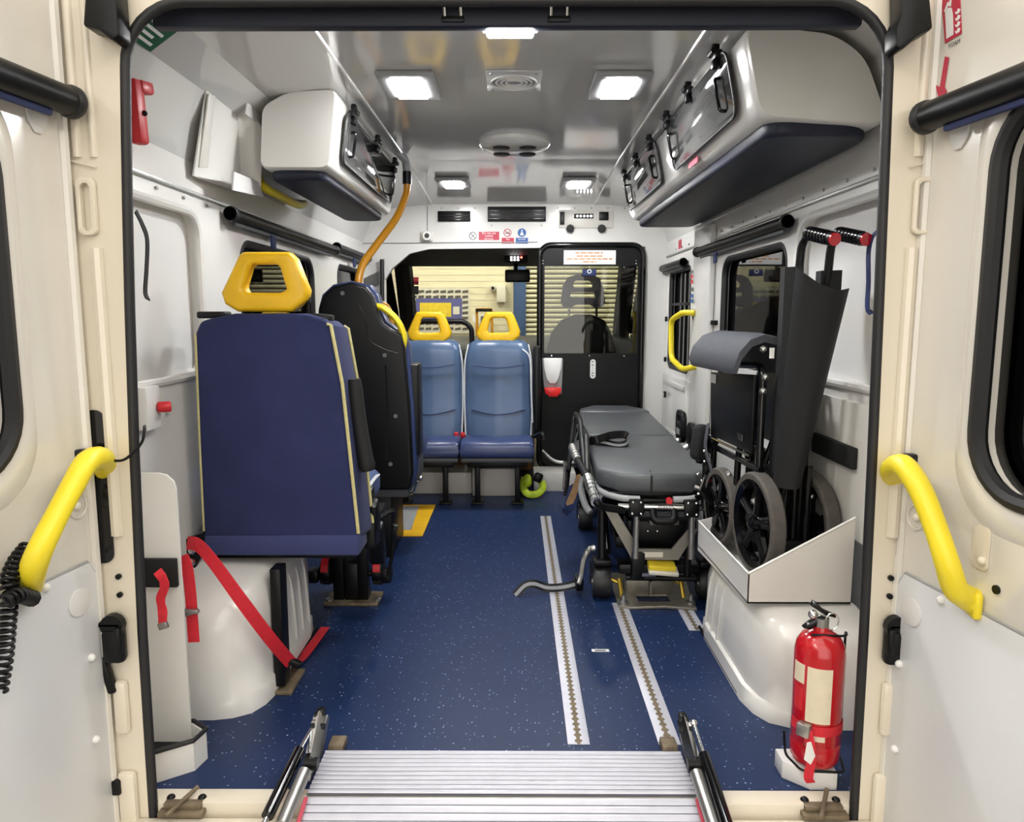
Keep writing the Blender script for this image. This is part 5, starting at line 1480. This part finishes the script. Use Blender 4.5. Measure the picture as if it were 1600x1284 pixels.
# understructure
for s, x in ((-1, -.072), (1, .125)):
    b = B(); b.cyl(S(x, -.03, zb_ - .03), S(x + s * .002, -.03, .20), .011, 12); b.done('upright', 'steel', t)
    b = B(); b.cyl(S(x, .02, zb_ - .04), S(x, .02, .12), .013, 10); b.done('inner_upright', 'black', t)
b = B()
b.plate([S(x, .0, z) for x, z in ((-.185, .37), (-.145, .37), (-.05, .215), (-.05, .19), (-.085, .19))], (0, .012, 0)); b.plate([S(x, .0, z) for x, z in ((.12, .30), (.155, .30), (.09, .19), (.06, .19), (.055, .215))], (0, .012, 0)); b.plate([S(x, -.002, z) for x, z in ((-.085, .185), (.09, .185), (.075, .225), (-.06, .225))], (0, .012, 0))
vp = b.done('v_plate', 'plate_steel', t)
b = B(); b.bb(S(-.045, -.006, .195), S(.03, -.003, .215)); b.done('rating_label', 'paper', vp)
b = B(); b.bb(S(-.02, .0, .315), S(.085, .06, .335), .003); b.done('step_plate', 'plate_steel', t)
b = B(); b.box(S(.03, .10, .275), (.26, .10, .09), bev=.01); b.box(S(.02, .06, .14), (.30, .08, .04), bev=.01); b.cyl(S(-.10, .03, .105), S(.16, .03, .105), .012, 10); b.box(S(.02, .9, .2), (.30, 1.5, .05), (0, 0, -SA), bev=.01); b.box(S(-.06, .02, .16), (.05, .06, .11), bev=.008); b.done('chassis', 'black', t)
b = B()
for dx, z in ((-.02, .28), (.015, .28), (.02, .305)): b.ball(S(dx, .045, z), .005, sub=1)
b.box(S(-.02, -.0, .13), (.05, .02, .012)); b.done('chassis_bolt', 'chrome', t)
b = B(); b.box(S(.025, -.005, .165), (.10, .05, .018), (.2, .05, 0), bev=.004); b.done('manual_booklet', 'board_yellow', t)
b = B(); b.box(S(.03, -.012, .148), (.11, .05, .014), (.3, .08, 0), bev=.004); b.done('folded_papers', 'paper', t)
b = B()
for y0_ in (.25, .9):
    for s in (-1, 1):
        b.tube([S(s * .17, y0_, .36), S(s * .17, y0_ + .55, .13)], .016, 8); b.tube([S(s * .15, y0_ + .55, .36), S(s * .15, y0_, .13)], .016, 8)
b.done('scissor_leg', 'black', t)
def castor(p, r=.062, w=.034, fork=True):
    p = V(p)
    b = B(); b.lathe([(r * .55, -w), (r * .9, -w), (r, -w * .5), (r, w * .5), (r * .9, w), (r * .55, w)], p, SX, 26); c = b.done('castor', 'rubber', t)
    b = B(); b.lathe([(.012, -w * 1.02), (r * .56, -w * 1.02), (r * .56, w * 1.02), (.012, w * 1.02)], p, SX, 20); b.ball(p - SX * w * 1.05, .012); b.done('hub', 'steel', c)
    b = B(); b.box(p + V((0, 0, r + .02)), (.07, .07, .025), bev=.008); b.plate([p - SX * (w + .006) + SY * a + V((0, 0, z)) for a, z in ((-.02, 0), (.02, 0), (.03, r + .02), (-.03, r + .02))], -SX * .005); b.cyl(p + V((0, 0, r + .03)), p + V((0, .02, r + .22)), .017, 10); b.done('fork', 'black', c)
castor(S(-.185, .10, .062))
castor(S(.215, .10, .062), .062)
castor(S(-.20, 1.0, .062))
castor(S(.20, 1.4, .062))
b = B(); b.tube(catmull([AY(922, 855, 1.14), AY(912, 875, 1.12), AY(908, 898, 1.1), AY(904, 912, 1.08)]), .009, 8); b.box(AY(914, 868, 1.13), (.012, .03, .05), (0, .3, 0), bev=.004); b.cyl(AY(920, 858, 1.15), AY(930, 856, 1.15), .012, 10); b.done('brake_pedal', 'steel', t)
# strap loop lying on the mattress
t2 = T('mattress_strap', 'black looped strap lying on the stretcher mattress', 'strap', AZ(950, 690, .512))
lw = [AZ(921, 690, .53), AZ(935, 686, .545), AZ(955, 680, .552), AZ(975, 679, .552), AZ(981, 684, .54), AZ(979, 693, .522), AZ(965, 696, .515), AZ(945, 692, .52), AZ(921, 687, .53)]
b = B(); b.ribbon(catmull(lw, 6), .034, .003, (0, .25, 1)); b.done('webbing', 'black', t2)
b = B(); b.ribbon(catmull([p + V((0, -.004, .002)) for p in lw[4:]], 6), .010, .004, (0, .25, 1)); b.done('grey_stripe', 'grey_strap', t2)
# locking plate on the floor
t = T('stretcher_lock_plate', 'steel floor plate with brass levers locking the stretcher', 'plate', AZ(1025, 945, 0))
po = [AZ(966, 950, 0), AZ(985, 953, 0), AZ(1040, 951, 0), AZ(1089, 955, 0), AZ(1076, 925, 0), AZ(1068, 898, 0), AZ(955, 898, 0), AZ(958, 925, 0)]
ph = [AZ(998, 944, 0), AZ(1048, 944, 0), AZ(1042, 933, 0), AZ(993, 933, 0)]
b = B(); b.plate(po, (0, 0, .012), [ph], bev=.003); b.done('base_plate', 'plate_steel', t)
a = AZ(978, 927, .012)
b = B(); b.bb((a.x, a.y, .01), (AZ(1052, 927, .012).x, a.y + .05, .075), .004); b.bb((AZ(1016, 930, .012).x - .004, a.y - .03, .012), (AZ(1016, 930, .012).x + .004, a.y, .07)); b.done('lock_block', 'plate_steel', t)
for px in (972, 1068):
    p = AZ(px, 938, .012)
    b = B(); b.tube([p + V((0, 0, .01)), p + V((-.008, .03, .075))], .008, 8); b.tube([p + V((.0, .04, .05)), p + V((-.035, .05, .065))], .007, 8); b.done('brass_lever', 'brass', t)
    b = B(); b.lathe([(.018, 0), (.018, .01), (.010, .014), (.008, .035)], p + V((.02 if px > 1000 else 0, -.03, 0)), (0, 0, 1), 12); b.done('bolt', 'steel', t)

# ================================================================== FLOOR TRACKS AND RAMP
def track(x, y0, y1, lab, w=.028):
    t = T('floor_track', lab, 'track', (x, (y0 + y1) / 2, 0), 'aluminium floor tracks')
    b = B(); b.bb((x - w, y0, 0), (x + w, y1, .003), .001); b.done('rail', 'alu', t)
    b = B()
    n = int((y1 - y0) / .0255)
    b.bb((x - .0045, y0, .003), (x + .0045, y1, .0035))
    for i in range(n):
        y = y0 + .014 + i * .0255
        b.raw([V((x + .0105 * math.cos(a), y + .0085 * math.sin(a), .0037)) for a in [k * math.pi / 4 for k in range(8)]], [tuple(range(8))])
    h = b.done('track_hole', 'rust_steel', t, split=False); h['kind'] = 'stuff'
track(.16, .18, 2.30, 'aluminium seat track with round holes, the long left one on the floor')
track(.39, .18, 1.10, 'aluminium seat track running under the stretcher lock plate')
track(.66 - .035, .86, 1.25, 'short aluminium seat track beside the right wheel arch')
t = T('floor_label', 'tiny white label stuck on the floor between the tracks', 'label', AZ(938, 1016, 0))
b = B(); b.bb(AZ(925, 1018, .0), AZ(951, 1014, .001)); b.done('plate', 'sign_white', t)
b = B(); p = AZ(938, 1016, .0012); b.box(p, (.035, .008, .0006)); b.done('mark', 'ink', t)
# strap on the floor
t = T('floor_strap', 'grey and black strap lying across the left floor track', 'strap', AZ(850, 918, 0))
pts = [AZ(805, 930, .004), AZ(820, 915, .035), AZ(835, 912, .04), AZ(855, 918, .022), AZ(880, 917, .03), AZ(905, 911, .04)]
b = B(); b.ribbon(catmull(pts, 6), .032, .004, (0, .6, 1)); b.done('webbing', 'black', t)
b = B(); b.ribbon([p + V((0, -.003, .001)) for p in catmull(pts, 6)], .013, .004, (0, .6, 1)); b.done('grey_stripe', 'grey_strap', t)
b = B(); b.box(AZ(904, 910, .045), (.028, .05, .05), (.2, 0, .2), bev=.006); b.done('buckle', 'black', t)
# ramp
t = T('loading_ramp', 'ribbed aluminium loading ramp over the rear threshold', 'ramp', (-.03, -.3, 0))
rx0, rx1 = -.468, .405
sl = R(13)
def RP(x, d, h=0.0):
    # d: distance from the ramp's inner edge, bend at the threshold
    if d <= .165: return V((x, .135 - d, .012 + h))
    e = d - .165
    return V((x, -.03 - e * math.cos(sl), .012 - e * math.sin(sl) + h * math.cos(sl)))
me_ = None
widths = [(k * .0165, .0165) for k in range(10)]
b = B(); b.bb((rx0, -.028, 0), (rx1, .135, .010)); b.done('floor_flap', 'alu_groove', t)
for k in range(10):
    d0 = k * .0165 + .001; d1 = (k + 1) * .0165 - .002
    b = B(); b.loft([[RP(rx0, d0, 0), RP(rx0, d0 + .003, .003), RP(rx0, d1 - .003, .003), RP(rx0, d1, 0)], [RP(rx1, d0, 0), RP(rx1, d0 + .003, .003), RP(rx1, d1 - .003, .003), RP(rx1, d1, 0)]]); b.done('plank', 'alu', t)
a0, a1 = RP(rx0, .170, -.012), RP(rx1, .95, -.012)
b = B(); b.loft([[RP(rx0, .172, -.02), RP(rx0, .95, -.02), RP(rx0, .95, -.002), RP(rx0, .172, -.002)], [RP(rx1, .172, -.02), RP(rx1, .95, -.02), RP(rx1, .95, -.002), RP(rx1, .172, -.002)]]); b.done('ramp_deck', 'alu_groove', t)
for k in range(38):
    d0 = .173 + k * .0205 + .001; d1 = d0 + .0178
    b = B(); b.loft([[RP(rx0, d0, -.001), RP(rx0, d0 + .003, .002), RP(rx0, d1 - .003, .002), RP(rx0, d1, -.001)], [RP(rx1, d0, -.001), RP(rx1, d0 + .003, .002), RP(rx1, d1 - .003, .002), RP(rx1, d1, -.001)]]); b.done('plank', 'alu', t)
for s, x in ((-1, rx0), (1, rx1)):
    b = B(); b.tube([RP(x - s * .004, .19, .012), RP(x - s * .004, .95, .012)], .005, 6); b.done('red_edge', 'sign_red_pale', t)
# ramp lift arms with gas struts
for s in (-1, 1):
    X = -.495 if s < 0 else .432
    t = T('ramp_arm', 'silver ramp lift arm with a black gas strut on the %s of the ramp' % ('left' if s < 0 else 'right'), 'arm', (X, .1, 0), 'ramp lift arms')
    P = lambda px, py, o=0: AX(px, py, X + o)
    if s < 0: A = ((500, 1118), (497, 1135), (486, 1190), (476, 1205), (440, 1290)); G_ = ((492, 1130), (468, 1172), (418, 1275), (408, 1295))
    else: A = ((1068, 1126), (1071, 1140), (1085, 1192), (1088, 1208), (1120, 1305)); G_ = ((1084, 1130), (1100, 1180), (1140, 1300), (1150, 1330))
    p = [AZ(q[0], q[1], z) for q, z in zip(A, (.085, .08, .06, .055, .02))]
    d = (p[2] - p[1])
    b = B(); b.tube([p[0], p[2]], .016, 4, up=(1, 0, 0)); b.done('link', 'chrome', t)
    b = B(); b.cyl(p[0] + V((-.012, 0, .0)), p[0] + V((.012, 0, .0)), .011, 12); b.box(p[0] + V((0, .01, .005)), (.02, .025, .018), bev=.005); b.cyl(p[1] + V((-.016, 0, 0)), p[1] + V((.016, 0, 0)), .008, 12); b.cyl(p[2] + V((-.016, 0, -.004)), p[2] + V((.016, 0, -.004)), .014, 14); b.done('pivot', 'black', t)
    b = B(); b.tube([p[3], p[4]], .015, 12); b.done('arm_tube', 'steel', t)
    g = [AZ(q[0], q[1], z) for q, z in zip(G_, (.08, .07, .035, .03))]
    b = B(); b.tube([g[0], g[1]], .0045, 10); b.cyl(g[2], g[3], .006, 10); b.ball(g[0], .010); b.ball(g[3], .010); b.done('piston_rod', 'chrome', t)
    b = B(); b.cyl(g[1], g[2], .0135, 14); b.done('gas_strut', 'black_gloss', t)
    b = B(); b.plate([V((X - s * .02, y, z)) for y, z in ((.19, .075), (.205, .06), (.14, .006), (.02, .006), (.03, .03))], (s * .006, 0, 0), bev=.002); b.done('side_plate', 'steel', t)
    b = B(); b.box((X - s * .05, .16, .012), (.04, .05, .024), bev=.006); b.done('pivot_block', 'rust_steel', t)
# latch plates on the threshold
for px, py, lab in ((288, 1268, 'left'), (1285, 1272, 'right')):
    c = AZ(px, py, -.02)
    t = T('latch_plate', 'grimy brass striker plate with black buffers on the %s of the threshold' % lab, 'latch', c, 'threshold striker plates')
    b = B(); b.box(c + V((0, 0, .006)), (.10, .045, .012), bev=.002); b.done('plate', 'rust_steel', t)
    b = B(); b.box(c + V((0, 0, .018)), (.085, .02, .014), bev=.003); b.tube([c + V((-.02, -.04, .02)), c + V((.02, .03, .04))], .005, 8); b.done('striker', 'rust_steel', t)
    b = B(); b.ball(c + V((-.035, .015, .022)), .010); b.ball(c + V((.035, .015, .022)), .010); b.done('buffer', 'black', t)

# ================================================================== LEFT REAR HOLDER, RED STRAPS
t = T('cylinder_holder', 'tall white upright channel with a black rimmed tray at the left rear corner', 'holder', (-.85, .12, 0))
b = B(); b.plate([V((x, .135, z)) for x, z in [(-.935, .01), (-.80, .01), (-.80, .66)] + [(-.84 + .04 * math.cos(R(a)), .67 + .04 * math.sin(R(a))) for a in (0, 30, 60, 90)] + [(-.935, .71)]], (0, .006, 0)); b.done('back_plate', 'white', t)
b = B(); b.bb((-.94, .03, .01), (-.934, .135, .60), .002); b.bb((-.934, .02, .01), (-.885, .028, .62), .003); b.done('side_wall', 'white_panel', t)
tr = [(-.93, .02), (-.84, .02), (-.765, .07), (-.755, .12), (-.80, .155), (-.93, .155)]
b = B(); b.plate([V((x, y, .0)) for x, y in tr], (0, 0, .075), [[V((x, y, .0)) for x, y in ((-.92, .03), (-.843, .03), (-.775, .075), (-.767, .118), (-.803, .145), (-.92, .145))]]); b.done('tray_wall', 'white', t)
b = B(); b.tube([V((x, y, .077)) for x, y in tr], .006, 8, closed=True); b.done('rubber_edge', 'rubber', t)
b = B(); b.plate([V((x, y, .03)) for x, y in ((-.92, .03), (-.843, .03), (-.775, .075), (-.767, .118), (-.803, .145), (-.92, .145))], (0, 0, .004)); b.done('tray_mat', 'black_matt', t)
b = B(); b.bb((-.90, .120, .435), (-.805, .134, .505), .003); b.done('clamp_pad', 'black_matt', t)
b = B(); b.box((-.925, .10, .80), (.03, .05, .12), bev=.004); b.done('upper_bracket', 'white_panel', t)
t = T('red_knob', 'round red knob of unknown use on a white block on the left wall', 'switch', AX(250, 636, WL + .03))  # red knob on a wall block, its purpose not known
b = B(); p = AX(246, 636, WL + .03); b.cyl(p, p + V((.03, .012, 0)), .014, 16, bev=.004); b.done('button', 'red', t)
b = B(); b.ball(AX(264, 641, WL + .01), .008); b.done('stud', 'sign_white', t)
b = B(); b.box(AX(232, 637, WL + .015), (.03, .07, .11), bev=.004); b.done('block', 'white_panel', t)
t = T('belt_anchor', 'black anchor plate with three bolts behind the nearest seat', 'anchor', AX(305, 870, -.90))
b = B(); b.plate([AY(a, c, .32) for a, c in ((290, 842), (316, 832), (316, 868), (304, 888), (292, 880))], (0, .02, 0), bev=.002); b.done('plate', 'black', t)
b = B()
for px, py in ((301, 847), (301, 860), (302, 877)): b.lathe([(.010, 0), (.010, .006), (.005, .01)], AY(px, py, .32), (0, -1, 0), 6)
b.done('bolt', 'chrome', t)
t = T('red_strap', 'long red tie down strap running from the seat anchor to the floor', 'strap', AY(400, 950, .4))
pts = [AY(293, 848, .30), AY(310, 852, .28), AY(335, 880, .265), AY(375, 935, .27), AY(420, 995, .33), AY(455, 1036, .42)]
b = B(); b.ribbon(catmull(pts, 5), .034, .003, (.5, 0, .9)); b.done('webbing', 'red_strap', t)
b = B(); b.ribbon(catmull([AY(455, 1036, .42), AZ(468, 1032, .012), AZ(490, 1005, .012), AZ(508, 980, .012)], 5), .03, .003, (1, .3, 0)); b.done('floor_tail', 'red_strap', t)
b = B(); b.box(AY(460, 1035, .42), (.04, .02, .02), (0, .5, 0), bev=.004); b.done('hook', 'black', t)
t = T('red_strap', 'short red strap with a steel buckle hanging in front of the left wheel arch', 'strap', AY(298, 940, .20))
b = B(); b.ribbon(catmull([AY(285, 868, .20), AY(292, 885, .20), AY(297, 920, .20), AY(300, 960, .195), AY(303, 1003, .19)], 5), .028, .003, (1, 0, 0)); b.done('webbing', 'red_strap', t)
b = B(); b.box(AY(299, 955, .185), (.036, .012, .012), bev=.003); b.cyl(AY(288, 962, .185), AY(311, 954, .185), .004, 8); b.done('buckle', 'steel', t)
t = T('red_strap', 'knotted red strap end hanging beside the left rear seal', 'strap', AY(252, 940, .05))
b = B(); b.ribbon(catmull([AY(246, 892, .05), AY(255, 905, .04), AY(257, 918, .04), AY(251, 935, .04), AY(254, 955, .035), AY(254, 975, .03)], 5), .02, .003, [V((1, .2 * math.sin(i), 0)) for i in range(26)]); b.done('webbing', 'red_strap', t)
b = B(); b.box(AY(255, 977, .03), (.022, .01, .016), (0, -.3, 0), bev=.002); b.done('clip', 'steel', t)
#END stretcher
